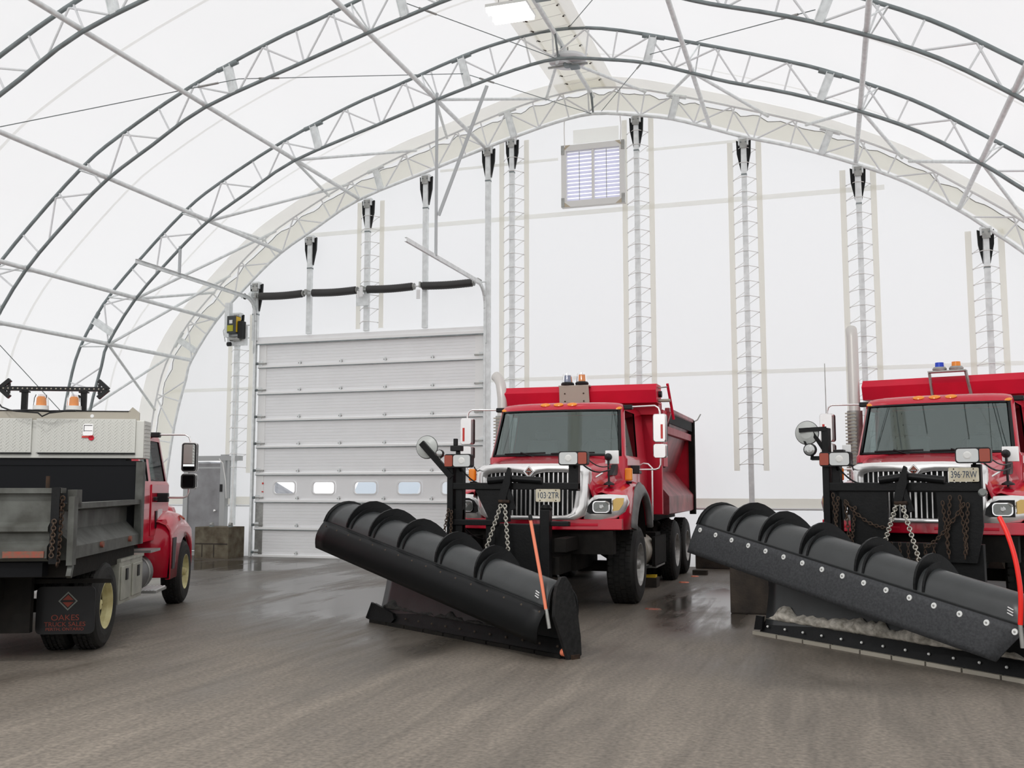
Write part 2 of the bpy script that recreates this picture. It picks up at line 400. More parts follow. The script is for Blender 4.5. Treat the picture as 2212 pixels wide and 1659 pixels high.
# end wall fabric with openings
DX0, DX1, DZ = -12.42, -6.90, 4.88
YW = 20.02
def wall_strips():
    xs = sorted(set([-15.5+.25*i for i in range(88)]+[DX0, DX1, -14.22, -13.28, -5.1, -3.93]))
    xs = [x for x in xs if -15.45 < x < 6.12]
    b = MB()
    for x0, x1 in zip(xs, xs[1:]):
        xm = (x0+x1)/2; t0, t1 = topz(ROOF, x0), topz(ROOF, x1)
        if DX0 <= xm <= DX1: segs = [(DZ, None)]
        elif -14.22 <= xm <= -13.28: segs = [(2.22, None)]
        elif -5.1 <= xm <= -3.93: segs = [(0, 7.5), (8.67, None)]
        else: segs = [(0, None)]
        for z0, z1 in segs:
            b.add([(x0, YW, z0), (x1, YW, z0), (x1, YW, z1 or t1), (x0, YW, z1 or t0)], [(0, 1, 2, 3)], 'fab')
    return b
struct(wall_strips().build('wall_end'), 'white translucent fabric end wall behind the trucks', 'wall')

# cream flap laced in the plane of the end truss
angs = [200-220*i/240 for i in range(241)]
b = MB(); inner = []; outer = []
for a in angs:
    pi_, po = I_(a, .13), O_(a, -.11+.06*abs(math.cos(a*PI/180*36))+.02*math.sin(a*1.7))
    if pi_ and po and pi_[1] > 0: inner.append((pi_[0], YW-.06, pi_[1])); outer.append((po[0], YW-.06, po[1]))
b.loft([inner, outer], 'cream'); struct(b.build('trim_1'), 'cream doubled fabric flap laced behind the end truss', 'fabric trim')
b = MB(); strip = []
rl = [p for p in offs(OUT, .035)]
b.loft([[(x, y, z) for x, z in rl] for y in (19.32, 20.0)], 'cream2'); struct(b.build('trim_2'), 'cream hem strip of the roof cover around the end arch', 'fabric trim')
# hem rope along the scallops
b = MB(); b.tube([(x, YW-.09, z) for x, y, z in outer], .009, 'steel', 5); struct(b.build('trim_3'), 'dark lacing rope along the scalloped flap edge', 'lacing')
# ridge strips
def ridge_strip(x0, x1, dz, m, name, label):
    b = MB(); xs = [lerp(x0, x1, i/4) for i in range(5)]
    b.loft([[(x, y, topz(ROOF, x)-dz) for x in xs] for y in (Y0+1, 19.9)], m); struct(b.build(name), label, 'fabric trim')
ridge_strip(-4.98, -4.20, .03, 'cream', 'trim_4', 'cream fabric panel along the ridge of the roof')
ridge_strip(-5.22, -4.92, .05, 'cream2', 'trim_5', 'left hem strip beside the ridge panel')
ridge_strip(-4.26, -3.96, .05, 'cream2', 'trim_6', 'right hem strip beside the ridge panel')
b = MB()
for k in range(26):
    y = 19.4-k*.42
    zl = topz(ROOF, -4.92)-.065; zr = topz(ROOF, -4.26)-.065
    for x, z, dx in ((-4.92, zl, -.05), (-4.26, zr, .05)):
        b.bar((x, y, z), (x+dx, y-.05, z), .03, .01, 'rust'); b.lathe([(0, .02), (.012, .012)], (x+dx, y-.05, z-.01), (0, 0, -1), 'boltw', 8)
    b.tube([(-4.92, y, zl-.01), (-4.26, y-.12, zr-.01)], .005, 'rope', 4)
struct(b.build('trim_7'), 'row of lacing across the ridge panel', 'lacing')
# wall seams and bottom band
b = MB()
def wallband(z0, z1, x0, x1, m, d=.012):
    b.box(x0, x1, YW-d-.004, YW-d, z0, z1, m)
wallband(3.78, 3.86, -15.0, DX0, 'seam'); wallband(3.78, 3.86, DX1, 5.5, 'seam'); wallband(7.27, 7.37, -11.2, 1.2, 'seam')
wallband(8.5, 8.56, -3.4, -1.5, 'seam'); wallband(8.5, 8.56, -8.0, -5.3, 'seam')
struct(b.build('trim_8'), 'faint horizontal weld seams across the fabric wall', 'seam')
b = MB()
for x0, x1 in ((-15.2, -14.3), (-13.2, DX0-.1), (DX1+.1, 5.9)): wallband(1.14, 1.34, x0, x1, 'cream2')
struct(b.build('trim_9'), 'cream pipe pocket band low on the fabric wall', 'fabric trim')
b = MB()
for x0, x1 in ((-15.0, -14.3), (-13.2, DX0-.1), (DX1+.1, 5.6)): b.tube([(x0, YW-.08, 1.14), (x1, YW-.08, 1.14)], .022, 'web', 8)
struct(b.build('trim_10'), 'tension pipe along the bottom of the fabric wall', 'pipe')

# roof seam lines
b = MB()
for y in (12.4, 15.3, 18.2, 9.6):
    b.loft([[(x, yy, z) for x, z in offs(OUT, .05)] for yy in (y, y+.06)], 'seam')
struct(b.build('trim_11'), 'faint weld seams arching across the roof cover', 'seam')

# ---------------------------------------------------------------- trusses
SPL = [168.5, 130.8, 105., 74., 48.5]
UANG = [135.8+10.2*k for k in range(-12, 7)]
def truss(y, label, name='roof_truss', end=False):
    t = empty(name, (0, y, 0)); t['label'] = label; t['category'] = 'truss'; t['group'] = 'arched roof trusses'
    r = .031 if y > 12 else .034
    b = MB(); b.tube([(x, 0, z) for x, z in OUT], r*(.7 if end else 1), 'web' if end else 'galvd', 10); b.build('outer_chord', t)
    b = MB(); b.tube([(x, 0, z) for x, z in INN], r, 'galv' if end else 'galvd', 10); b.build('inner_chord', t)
    def member(p, q):
        if not p or not q or min(p[1], q[1]) < .05: return
        b = MB(); b.tube([(p[0], 0, p[1]), (q[0], 0, q[1])], .017, 'web', 6); b.build('web_brace', t)
    for a in UANG:
        if a > 198 or a < -18: continue
        p0 = O_(a, -.03)
        if not p0 or p0[1] < .3: continue
        s0 = near_s(p0); member(p0, IA(s0-.60)); member(p0, IA(s0+.60)); member(O_(a-.6, -.03), IA(s0+.10))
        if all(abs(a+5.1-s) > 3 for s in SPL): p1_ = O_(a+5.1, -.03); member(p1_, IA(near_s(p1_)) if p1_ else None)
    for s in SPL:
        p = O_(s, -.02); q = IA(near_s(p)); b = MB(); d = Vector((p[0]-q[0], 0, p[1]-q[1])); tx = Vector((d.z, 0, -d.x)).normalized()
        P, Q = Vector((p[0], 0, p[1])), Vector((q[0], 0, q[1]))
        b.bar(P, Q, .12, .07, 'galv', (0, 1, 0)); b.bar(P+tx*.06, Q+tx*.06, .012, .11, 'galv', (0, 1, 0)); b.bar(P-tx*.06, Q-tx*.06, .012, .11, 'galv', (0, 1, 0))
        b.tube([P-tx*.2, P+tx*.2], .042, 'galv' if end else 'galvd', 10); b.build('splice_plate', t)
    return t
truss(YE, 'galvanised arched truss standing directly against the end wall', end=True)
truss(16.95, 'galvanised arched truss one bay in front of the end wall')
truss(14.0, 'galvanised arched truss two bays in front of the end wall')
truss(11.05, 'galvanised arched truss nearest the viewer, crossing the top corners')

# purlins
NP = {'ridge': (-4.48, 9.36)}
PUR = [((-14.16, 4.47), 'lowest purlin of the left slope, just above the left truck light bar'),
       ((-13.52, 5.40), 'second purlin from the bottom of the left slope'),
       ((-11.85, 6.90), 'third purlin up the left slope'),
       ((-9.90, 7.98), 'fourth purlin up the left slope, running from the top left corner'),
       ((-6.90, 8.86), 'purlin left of the ridge, above the tall door'),
       ((-2.07, 8.78), 'first purlin right of the ridge'),
       ((.69, 7.78), 'second purlin right of the ridge, nearly upright in the picture'),
       ((2.48, 6.70), 'third purlin right of the ridge, nearest the right edge')]
for (x, z), lb in PUR:
    t = empty('roof_purlin', (x, YE, z)); tag(t, 'galvanised '+lb, 'purlin', 'galvanised purlins between trusses')
    b = MB(); b.tube([(0, -10.8, .045), (0, 0, .045)], .042, 'galv', 10); b.build('purlin_tube', t)
    ang = math.degrees(math.atan2(z-CC[1], x-CC[0]))
    for dy in (-2.85, -5.8, -8.75):
        o = O_(ang+.5); b = MB(); b.tube([(o[0]-x, dy, o[1]-z), (0, dy-.42, .04)], .014, 'galv', 6); b.tube([(o[0]-x, dy, o[1]-z), (0, dy+.38, .04)], .014, 'galv', 6)
        b.lathe([(-.02, .055), (.02, .055)], (0, dy, .045), (0, 1, 0), 'galv', 10); b.build('kicker_brace', t)
t = empty('roof_purlin', (-4.48, YE, 9.74)); tag(t, 'galvanised tube ridge purlin under the cream ridge panel', 'purlin', 'galvanised purlins between trusses')
b = MB(); b.tube([(0, -12, 0), (0, 0, 0)], .045, 'galv', 10); b.build('purlin_tube', t)
for dy in (0, -2.85, -5.8): 
    b = MB(); b.tube([(.02, dy-.3, 0), (0, dy, -.36)], .02, 'galvd', 6); b.tube([(.0, dy+(-.1 if dy == 0 else .3), 0), (0, dy, -.36)], .02, 'galvd', 6); b.build('kicker_brace', t)
# wind braces in the end bay (from the second truss to the outer chord of the end truss)
def wbrace(p, q, lb):
    b = MB(); b.tube([p, q], .03, 'galv', 8); o = b.build('wind_brace'); tag(o, lb, 'brace', 'tube braces in the end bay')
def ez(px, pz): return (px, YE-.06, pz)
WB = [((-14.16, 4.47), 178, 158, 'lowest left purlin'), ((-13.52, 5.4), 161, 149, 'second left purlin'), ((-11.85, 6.9), 151, 136, 'third left purlin'), ((-9.9, 7.98), 139.5, 123, 'fourth left purlin'),
      ((-6.9, 8.86), 117, 97, 'purlin beside the ridge'), ((-4.48, 9.36), 97.5, 79.5, 'ridge'), ((-2.07, 8.78), 75.5, 58, 'first right purlin'), ((.69, 7.78), 52, 38, 'second right purlin'), ((2.48, 6.7), 37, 21, 'third right purlin')]
for (x, z), a1, a2, nm in WB:
    for a, sd in ((a1, 'left'), (a2, 'right')):
        o = O_(a, -.06); wbrace((x, 16.98, z+.03), (o[0], YE-.05, o[1]), 'diagonal tube from the %s to the end truss, %s of pair' % (nm, sd))
wbrace((-15.0, 16.98, 2.95), (O_(171)[0]+.05, YE-.05, O_(171)[1]), 'pale diagonal tube rising beside the left truck light bar')
# bracing cables
def cable(p, q, lb):
    b = MB(); P, Q = Vector(p), Vector(q); b.tube([P, Q], .008, 'galvd', 5)
    d = (Q-P).normalized(); b.tube([P+d*.35, P+d*.7], .018, 'steel', 6)
    tag(b.build('brace_cable'), lb, 'cable', 'steel bracing cables')
def S_(k, y, off=-.35): p = O_(SPL[k], off); return (p[0], y, p[1])
cable(S_(1, 14.0), (-12.2, 11.05, 6.7), 'thin cable running off the left edge from the left truss splice')
cable(S_(1, 14.0), S_(2, 16.95), 'thin cable between the left splices of the second and third truss')
cable(S_(2, 14.0), (-4.5, 16.95, 9.36), 'thin cable from the third truss down to the second truss crown')
cable(S_(2, 16.95), (-4.5, YE, 9.36), 'thin cable from the second truss splice to the end truss crown')
cable(S_(3, 16.95), (-4.3, YE, 9.4), 'thin cable right of the ridge lamp to the end truss crown')
cable(S_(3, 14.0), (-4.3, 16.95, 9.9), 'thin cable crossing the right ridge strip')
cable(S_(4, 14.0), S_(3, 16.95), 'thin cable between the right splices of the second and third truss')
cable((-14.6, 14.0, 4.6), (-14.6, 16.9, 2.6), 'thin cable sloping down behind the light bar of the left truck')
# ---------------------------------------------------------------- end wall columns
def column(x, zt, z0, label, lace=True, wx=.10, laz0=None, slim=False):
    t = empty('wall_column', (x, YE+.04, z0)); tag(t, label, 'column', 'galvanised columns of the end wall')
    H = zt-z0; w = .05 if slim else wx/2
    b = MB()
    b.box(-w, w, -.04, .05, 0, H-.08, 'galv'); b.box(-w-.004, w+.004, -.045, .055, H-.75, H-.72, 'galvd'); b.build('post', t)
    b = MB(); b.box(-.10, .10, -.06, .07, H-.14, H+.02, 'galv'); b.box(-.07, .07, -.075, -.06, H-.2, H-.02, 'steel')
    for sx in (-.05, .05): b.lathe([(0, .014), (.02, .014)], (sx, -.075, H-.08), (0, -1, 0), 'galvd', 6)
    b.build('top_bracket', t)
    for s in (-1, 1):
        b = MB(); poly = [(s*(w+.004), H-.06), (s*(w+.095), H-.02), (s*(w+.085), H-.30), (s*(w+.012), H-.66)]
        b.prism(poly, lambda p, q: (p, .0, q), lambda p, q: (p, .05, q), 'black'); b.build('black_wrap', t)
    if lace:
        l0 = (laz0 if laz0 is not None else z0+1.3)-z0
        b = MB(); z = l0; yy = -.05
        while z < H-.15:
            b.tube([(-.22, .12, z), (-w, yy, z+.01), (w, yy, z+.01), (.22, .12, z)], .007, 'rope', 4)
            if z+.3 < H-.1: b.tube([(-.22, .12, z), (.22, .12, z+.3)], .006, 'rope', 4)
            for s in (-.22, .22): b.lathe([(0, .017), (.008, .011)], (s, .13, z), (0, -1, 0), 'web', 8)
            z += .3
        b.build('lacing_rope', t)
        for s in (-1, 1):
            b = MB(); b.box(s*.28-.055, s*.28+.055, .15, .154, l0-.12, H+.0, 'cream2'); b.build('fabric_hem', t)
    return t
column(-12.95, 5.55, .7, 'short galvanised column on the concrete block left of the tall door')
column(-12.48, 6.25, 4.9, 'short galvanised post above the left corner of the tall door', False, .13)
column(-11.10, 7.24, 5.0, 'galvanised post above the tall door, first from its left', False, .11)
column(-9.67, 7.98, 5.0, 'laced galvanised post above the middle of the tall door', True, .11, 5.2)
column(-8.27, 8.40, 5.0, 'galvanised post above the tall door, third from its left', False, .11)
column(-6.82, 8.88, .0, 'tall unlaced galvanised post forming the right jamb of the tall door', False, .11)
column(-6.28, 9.02, .7, 'laced column just right of the tall door')
column(-3.58, 9.22, .7, 'laced column right of the louvred vent')
column(-1.42, 8.50, .7, 'laced column between the two plow trucks')
column(.72, 7.72, .7, 'laced column beside the tall exhaust of the right truck')
column(2.91, 6.33, .7, 'laced column nearest the right edge')

# louvred vent
t = empty('louvred_vent', (-4.515, YE+.12, 7.42)); tag(t, 'white framed louvred vent hung high on the end wall', 'vent')
b = MB(); W, H = 1.36, 1.34
b.box(-W/2, W/2, -.06, .06, 0, .13, 'vframe'); b.box(-W/2, W/2, -.06, .06, H-.13, H, 'vframe')
b.box(-W/2, -W/2+.11, -.06, .06, .13, H-.13, 'vframe'); b.box(W/2-.11, W/2, -.06, .06, .13, H-.13, 'vframe'); b.box(-.025, .025, -.05, .05, .13, H-.13, 'vframe')
b.build('vent_frame', t, bevel=.004)
for s in (-1, 1):
    b = MB()
    for k in range(13):
        z = .16+k*.083; x0, x1 = (.03, W/2-.115) if s > 0 else (-W/2+.115, -.03)
        tl = .046 if s > 0 else .043
        b.add([(x0, -.035, z-tl), (x1, -.035, z-tl), (x1, .03, z+.030), (x0, .03, z+.030), (x0, -.035, z-tl+.006), (x1, -.035, z-tl+.006), (x1, .03, z+.036), (x0, .03, z+.036)],
              [(0, 1, 2, 3), (7, 6, 5, 4), (0, 4, 5, 1), (3, 2, 6, 7), (0, 3, 7, 4), (1, 5, 6, 2)], 'ral')
    xm = s*.29; b.box(xm-.006, xm+.006, -.045, -.038, .14, H-.15, 'steel'); b.build('louvre_slats', t)
for sx in (-1, 1):
    for zz in (0, 1):
        b = MB(); x = sx*W/2; z = zz*H; dz = 1 if zz == 0 else -1
        b.prism([(x, z), (x-sx*.2, z), (x, z+dz*.16)], lambda p, q: (p, -.064, q), lambda p, q: (p, -.06, q), 'bracket')
        b.box(min(x, x-sx*.07), max(x, x-sx*.07), -.07, -.064, min(z, z+dz*.2), max(z, z+dz*.2), 'steel'); b.build('corner_gusset', t)
b = MB()
for s in (-1, 1): b.tube([(s*.60, -.07, H-.05), (s*.61, -.06, H+.3), (s*.60, -.08, H+.58 if s < 0 else H+.5)], .012, 'rope', 5)
b.build('hanging_rope', t)
b = MB(); b.box(-4.96, -3.98, YW-.03, YW-.02, 8.82, 9.12, 'seam'); struct(b.build('trim_12'), 'cream fabric patch above the louvred vent', 'fabric patch')

# ---------------------------------------------------------------- tall overhead door
t = empty('door_1', (0, YE, 0)); struct(t, 'tall pale grey sectional overhead door with a row of small windows', 'door')
PH = DZ/8
WXS = [-11.66, -10.68, -9.66, -8.62, -7.6]
HX = [-11.33, -10.30, -9.22, -8.10]
def door_panel(k):
    z0 = k*PH; z1 = z0+PH; b = MB(); x0, x1 = DX0+.03, DX1-.03; yf = .10
    st = .19
    # ribbed face: shallow horizontal grooves
    rows = 8; zr = [z0+.05+(PH-.06)*i/rows for i in range(rows+1)]
    wins = [(x-.30, x+.30) for x in WXS] if k == 2 else []
    wz0, wz1 = z0+.16, z0+.48
    def face(xa, xb, za, zb, y=yf):
        b.add([(xa, y, za), (xb, y, za), (xb, y, zb), (xa, y, zb)], [(0, 1, 2, 3)], 'panel')
    if not wins:
        for za, zb in zip(zr, zr[1:]):
            face(x0+st, x1-st, za+.008, zb-.004); b.add([(x0+st, yf, zb-.004), (x1-st, yf, zb-.004), (x1-st, yf+.006, zb), (x0+st, yf+.006, zb), (x1-st, yf, zb+.008), (x0+st, yf, zb+.008)], [(0, 1, 2, 3), (3, 2, 4, 5)], 'panel')
    else:
        face(x0+st, x1-st, z0+.05, wz0); face(x0+st, x1-st, wz1, z1)
        cx = x0+st
        for a, c in wins: face(cx, a, wz0, wz1); cx = c
        face(cx, x1-st, wz0, wz1)
        for za in zr[1:-1]:
            if not (wz0-.01 < za < wz1+.01): b.box(x0+st, x1-st, yf-.002, yf, za-.004, za, 'alu')
    dk = k < 2
    for xa, xb in ((x0, x0+st), (x1-st, x1)): b.box(xa, xb, yf-.012, yf+.02, z0+.03, z1-.005, 'steel' if dk else 'stile')
    p = b.build('door_panel', t)
    b = MB(); b.box(x0, x1, yf-.05, yf+.0, z0+.002, z0+.045, 'stile'); b.box(x0, x1, yf-.055, yf-.045, z0-.012, z0+.004, 'galvd'); b.box(x0+.1, x1-.1, yf-.02, yf, z0+.045, z0+.055, 'alu'); b.build('panel_strut', p)  # dark strip under each strut paints its shadow line
    for hx in HX:
        b = MB(); b.box(hx-.035, hx+.035, yf-.03, yf-.002, z0+.075, z0+.10, 'steel'); b.box(hx-.012, hx+.02, yf-.035, yf-.002, z0+.045, z0+.14, 'galv'); b.build('panel_hinge', p)
    for xr, s in ((x0, 1), (x1, -1)):
        b = MB(); b.box(min(xr, xr+s*.2), max(xr, xr+s*.2), yf-.05, yf-.012, z0+.085, z0+.115, 'steel'); b.lathe([(-.02, .032), (.02, .032)], (xr-s*.03, yf-.04, z0+.1), (1, 0, 0), 'galvd', 10)
        b.box(min(xr, xr+s*.1), max(xr, xr+s*.1), yf-.03, yf-.012, z0+.05, z0+.16, 'galv'); b.build('roller_bracket', p)
    for a, c in wins:
        b = MB(); o = rrect(c-a, wz1-wz0, .09); i = rrect(c-a-.07, wz1-wz0-.07, .07); xm, zm = (a+c)/2, (wz0+wz1)/2
        b.loft([[(xm+u, yf-.012, zm+v) for u, v in o], [(xm+u, yf-.02, zm+v) for u, v in i], [(xm+u, yf+.03, zm+v) for u, v in i]], 'label', False, True)
        n = len(o)
        b2 = [(a, yf, wz0), (c, yf, wz0), (c, yf, wz1), (a, yf, wz1)]
        # fill the corners between the square opening and the rounded frame
        for ci, (cxn, czn) in enumerate(((c, wz1), (a, wz1), (a, wz0), (c, wz0))):
            arc = [(xm+u, yf-.002, zm+v) for u, v in o[ci*5:ci*5+5]]; b.add([(cxn, yf-.002, czn)]+arc, [(0, j+1, j+2) for j in range(4)], 'panel')
        fr = b.build('window_frame', p)
        b = MB(); b.add([(xm+u, yf+.02, zm+v) for u, v in i], [tuple(range(n))], 'clear'); b.build('window_pane', p)
for k in range(8): door_panel(k)
b = MB(); b.box(DX0-.1, DX1+.1, .06, .16, DZ-.01, DZ+.10, 'alu'); b.box(DX0-.02, DX1+.02, .02, .07, DZ-.06, DZ+.0, 'stile'); b.box(DX0, DX1, .012, .02, DZ-.085, DZ-.06, 'galvd'); b.build('door_header', t)
for s, x in ((-1, DX0-.045), (1, DX1+.045)):
    b = MB(); P = [(x, .02, .0), (x, .02, 5.35)]
    for k in range(7): a = rad(90*k/6); P.append((x, .02-.45+.45*cos(a), 5.40+.45*sin(a)))
    P.append((x, -4.2, 5.85))
    for p, q in zip(P, P[1:]):
        b.bar(p, q, .02, .065, 'galv', (1, 0, 0)) if False else None
        pv, qv = Vector(p), Vector(q); d = (qv-pv).normalized(); nn = Vector((0, d.z, -d.y))
        for dx, w_, h_, off in ((0, .006, .075, 0), (s*-.02, .045, .006, .036), (s*-.02, .045, .006, -.036)):
            b.bar(pv+Vector((dx, 0, 0))+nn*off-d*.004, qv+Vector((dx, 0, 0))+nn*off+d*.004, w_, h_, 'galv', nn)
    b.build('door_track', t)
    b = MB(); b.box(x+s*.03-.03, x+s*.03+.03, .06, .12, 0, 5.1, 'galv'); b.box(x+s*.005, x+s*.02, -.05, .04, 4.6, 5.9, 'galv'); b.build('jamb_angle', t)
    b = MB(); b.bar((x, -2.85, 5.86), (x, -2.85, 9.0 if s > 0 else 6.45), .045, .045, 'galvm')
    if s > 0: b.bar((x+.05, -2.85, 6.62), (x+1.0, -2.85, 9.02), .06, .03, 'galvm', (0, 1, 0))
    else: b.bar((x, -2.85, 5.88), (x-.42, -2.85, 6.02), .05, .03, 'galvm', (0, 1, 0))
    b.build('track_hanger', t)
# spring shaft
b = MB(); b.tube([(DX0-.35, -.12, 5.9), (DX1+.1, -.12, 5.9)], .016, 'galv', 8); sh = b.build('spring_shaft', t)
for x0, x1 in ((-12.28, -11.2), (-10.93, -9.86), (-9.58, -8.5), (-8.26, -7.12)):
    b = MB(); N = 40; b.tube([(lerp(x0, x1, i/N), -.12, 5.9-.018*sin(PI*i/N)) for i in range(N+1)], .085, 'spring', 16, radii=[.085+.004*(i % 2) for i in range(N+1)])
    b.lathe([(-.03, .06), (.03, .075)], (x1+.02, -.12, 5.9), (1, 0, 0), 'steel', 12); b.build('torsion_spring', t)
b = MB()
for x in (-12.36, -11.08, -9.70, -8.30, -6.98): b.box(x-.02, x+.02, -.2, .05, 5.86, 5.98, 'steel')
b.box(-9.86, -9.56, -.1, -.06, 5.55, 5.8, 'galv'); b.box(-9.78, -9.74, -.22, -.2, 5.7, 5.86, 'label'); b.box(-9.72, -9.64, -.23, -.21, 5.72, 5.95, 'label'); b.box(-8.36, -8.28, -.23, -.21, 5.6, 5.8, 'label')
b.lathe([(-.04, .09), (.0, .11), (.04, .09)], (-12.5, -.12, 5.92), (1, 0, 0), 'galv', 16); b.lathe([(-.01, .07), (.01, .07)], (-12.68, -.12, 5.92), (1, 0, 0), 'blackpl', 14)
b.build('bearing_bracket', t)
# door opener
t = empty('door_opener', (-12.90, YE-.12, 4.85)); tag(t, 'black motor operator with yellow labels left of the tall door', 'motor')
b = MB(); b.box(-.28, .24, .10, .14, -.05, .42, 'galv'); b.box(-.3, -.18, .0, .14, .15, .95, 'galv'); b.build('mount_plate', t)
b = MB(); b.box(-.17, .07, -.10, .10, .22, .62, 'opener'); b.box(.09, .2, -.06, .12, .1, .5, 'blackpl'); b.build('housing', t, bevel=.012)
b = MB(); b.box(-.15, .0, -.112, -.10, .26, .40, 'lime'); b.box(.055, .075, -.09, .09, .24, .6, 'yellow'); b.box(-.10, -.02, -.113, -.10, .44, .52, 'label'); b.build('label', t)
b = MB(); b.lathe([(-.12, .055), (.14, .055)], (-.02, .02, .10), (1, 0, 0), 'steel', 14); b.lathe([(0, .05), (.08, .05)], (-.2, .0, -.02), (1, 0, 0), 'blackpl', 12); b.tube([(-.25, .05, .5), (-.36, .05, .3), (-.30, .05, .05)], .008, 'steel', 5); b.build('motor', t)
# small signs on the door frame stile
b = MB(); b.box(-12.23, -12.19, YE+.08, YE+.087, 1.62, 1.66, 'redlens'); b.box(-12.235, -12.19, YE+.08, YE+.087, 1.44, 1.465, 'redlens'); o = b.build('door_sticker'); tag(o, 'small red printed sticker on the left stile of the tall door', 'sticker')

# ---------------------------------------------------------------- steel man door
t = empty('door_2', (-13.72, YE+.05, 0)); struct(t, 'scuffed grey steel man door left of the concrete block', 'door')
b = MB(); b.box(-.42, .42, 0, .045, .11, 2.10, 'mandoor'); b.box(-.42, .42, -.003, 0, 1.98, 2.02, 'frameg'); d = b.build('door_leaf', t)
b = MB(); b.lathe([(0, .012), (.04, .012), (.045, .03), (.075, .03), (.085, .015)], (.33, 0, 1.02), (0, -1, 0), 'chromew', 14); b.build('door_handle', d)
b = MB(); b.box(-.55, -.43, -.03, .12, 0, 2.3, 'frameg'); b.box(.43, .56, -.03, .12, 0, 2.3, 'frameg'); b.box(-.56, .92, -.04, .12, 2.16, 2.27, 'frameg'); b.box(-.43, .43, -.03, .12, 0, .08, 'frameg'); b.box(-.42, .42, -.05, -.02, .085, .1, 'galvd'); b.build('door_frame', t)
b = MB(); b.box(.44, .50, -.05, -.02, 1.45, 1.62, 'blackpl'); b.build('door_closer_box', t)
b = MB(); b.box(.62, .68, -.03, .03, 1.3, 2.26, 'frameg'); b.tube([(.60, -.02, 1.3), (.58, -.03, 1.7), (.50, -.04, 2.1), (.40, -.04, 2.2)], .012, 'rope', 6); b.build('door_side_post', t)

# concrete block and rope clamps
t = empty('concrete_block', (-12.95, 19.42, 0)); tag(t, 'brown stained concrete block between the man door and the tall door', 'block')
b = MB(); b.box(-.46, .40, -.32, .30, 0, .68, 'conc'); b.box(-.44, .38, -.325, -.32, .30, .33, 'concd'); b.box(-.28, -.25, -.325, -.32, .02, .3, 'concd'); b.box(.02, .05, -.325, -.32, .02, .3, 'concd'); b.build('block_body', t, bevel=.02)
for x in (-.18, .30):
    b = MB(); b.lathe([(-.03, .045), (.03, .045)], (x, -.1, .73), (1, 0, 0), 'steel', 12); b.box(x-.04, x+.04, -.14, -.06, .68, .71, 'galvd'); 
    if x > 0: b.tube([(x, -.1, .73), (x, -.06, 1.4), (x-.02, 0, 4.0)], .008, 'rope', 5)
    b.build('rope_clamp', t)
t = empty('concrete_block', (-.92, 13.22, 0)); tag(t, 'rusty brown block behind the left end of the right plow', 'block')
b = MB(); b.box(-.30, .30, -.30, .34, 0, .66, 'concd'); b.build('block_body', t, bevel=.02)
t = empty('concrete_curb', (1.6, 19.86, 0)); tag(t, 'dark low concrete curb along the foot of the end wall', 'curb')
b = MB(); b.box(-4.1, 4.0, -.22, .1, 0, .42, 'concd'); b.build('curb_body', t, bevel=.02)

# ---------------------------------------------------------------- ridge lamps
t = empty('fluorescent_fixture', (-4.50, 14.15, 8.88)); fx = t; tag(t, 'lit fluorescent tube fixture under the ridge at the top edge', 'ceiling light')
b = MB(); b.box(-.33, .33, -.28, .28, .05, .10, 'white'); b.tube([(-.2, 0, .1), (-.2, 0, .86)], .008, 'steel', 5); b.tube([(.2, 0, .1), (.2, 0, .86)], .008, 'steel', 5); b.build('housing', t, bevel=.01)
for y in (-.23, -.13, .09, .19):
    b = MB(); b.tube([(-.32, y, 0.01), (.32, y, 0.01)], .03, 'tube', 12); b.build('lamp_tube', t)
t = empty('round_fan', (-4.40, 17.35, 9.42)); tag(t, 'round metal ceiling fan guard hanging under the ridge', 'fan')
b = MB(); b.lathe([(0, .12), (.02, .34), (.05, .36), (.10, .36), (.12, .30)], (0, 0, 0), (0, 0, 1), 'web', 28); b.build('fan_shroud', t)
b = MB(); b.lathe([(-.06, .07), (.0, .09)], (0, 0, 0), (0, 0, 1), 'galvd', 14); b.box(-.38, .38, -.02, .02, -.05, -.02, 'steel'); b.box(.05, .22, -.08, .08, -.10, -.06, 'galvd'); b.build('fan_motor', t)
b = MB(); b.tube([(0, 0, .1), (0, 0, .32)], .015, 'steel', 6); b.build('hanging_rod', t)
t = empty('junction_box', (-3.98, 14.1, 9.1)); tag(t, 'small grey junction box beside the lit fixture', 'box')
b = MB(); b.box(-.12, .12, -.1, .1, -.05, .07, 'galvd'); b.tube([(0, 0, .07), (0, 0, .72)], .012, 'steel', 5); b.build('box_body', t)

# fill lamps added along the ridge to brighten the vehicles, unseen above the viewer
def lamp(y):
    l = bpy.data.lights.new('fill_lamp', 'AREA'); l.shape = 'RECTANGLE'; l.size = .66; l.size_y = .56; l.energy = 340; l.color = (1, .99, .97)
    o = bpy.data.objects.new('fill_lamp', l); COL.objects.link(o); o.location = (-4.50, y, 8.85)
for y in (2.3, -3.6, -9.5): lamp(y)
for y in (2.3, -3.6, -9.5):
    q = empty('fluorescent_fixture', (-4.50, y, 8.88)); tag(q, 'unseen fluorescent fill fixture added further along the ridge', 'ceiling light', 'added fill fixtures above the view')
    for c in fx.children: d = c.copy(); COL.objects.link(d); d.parent = q
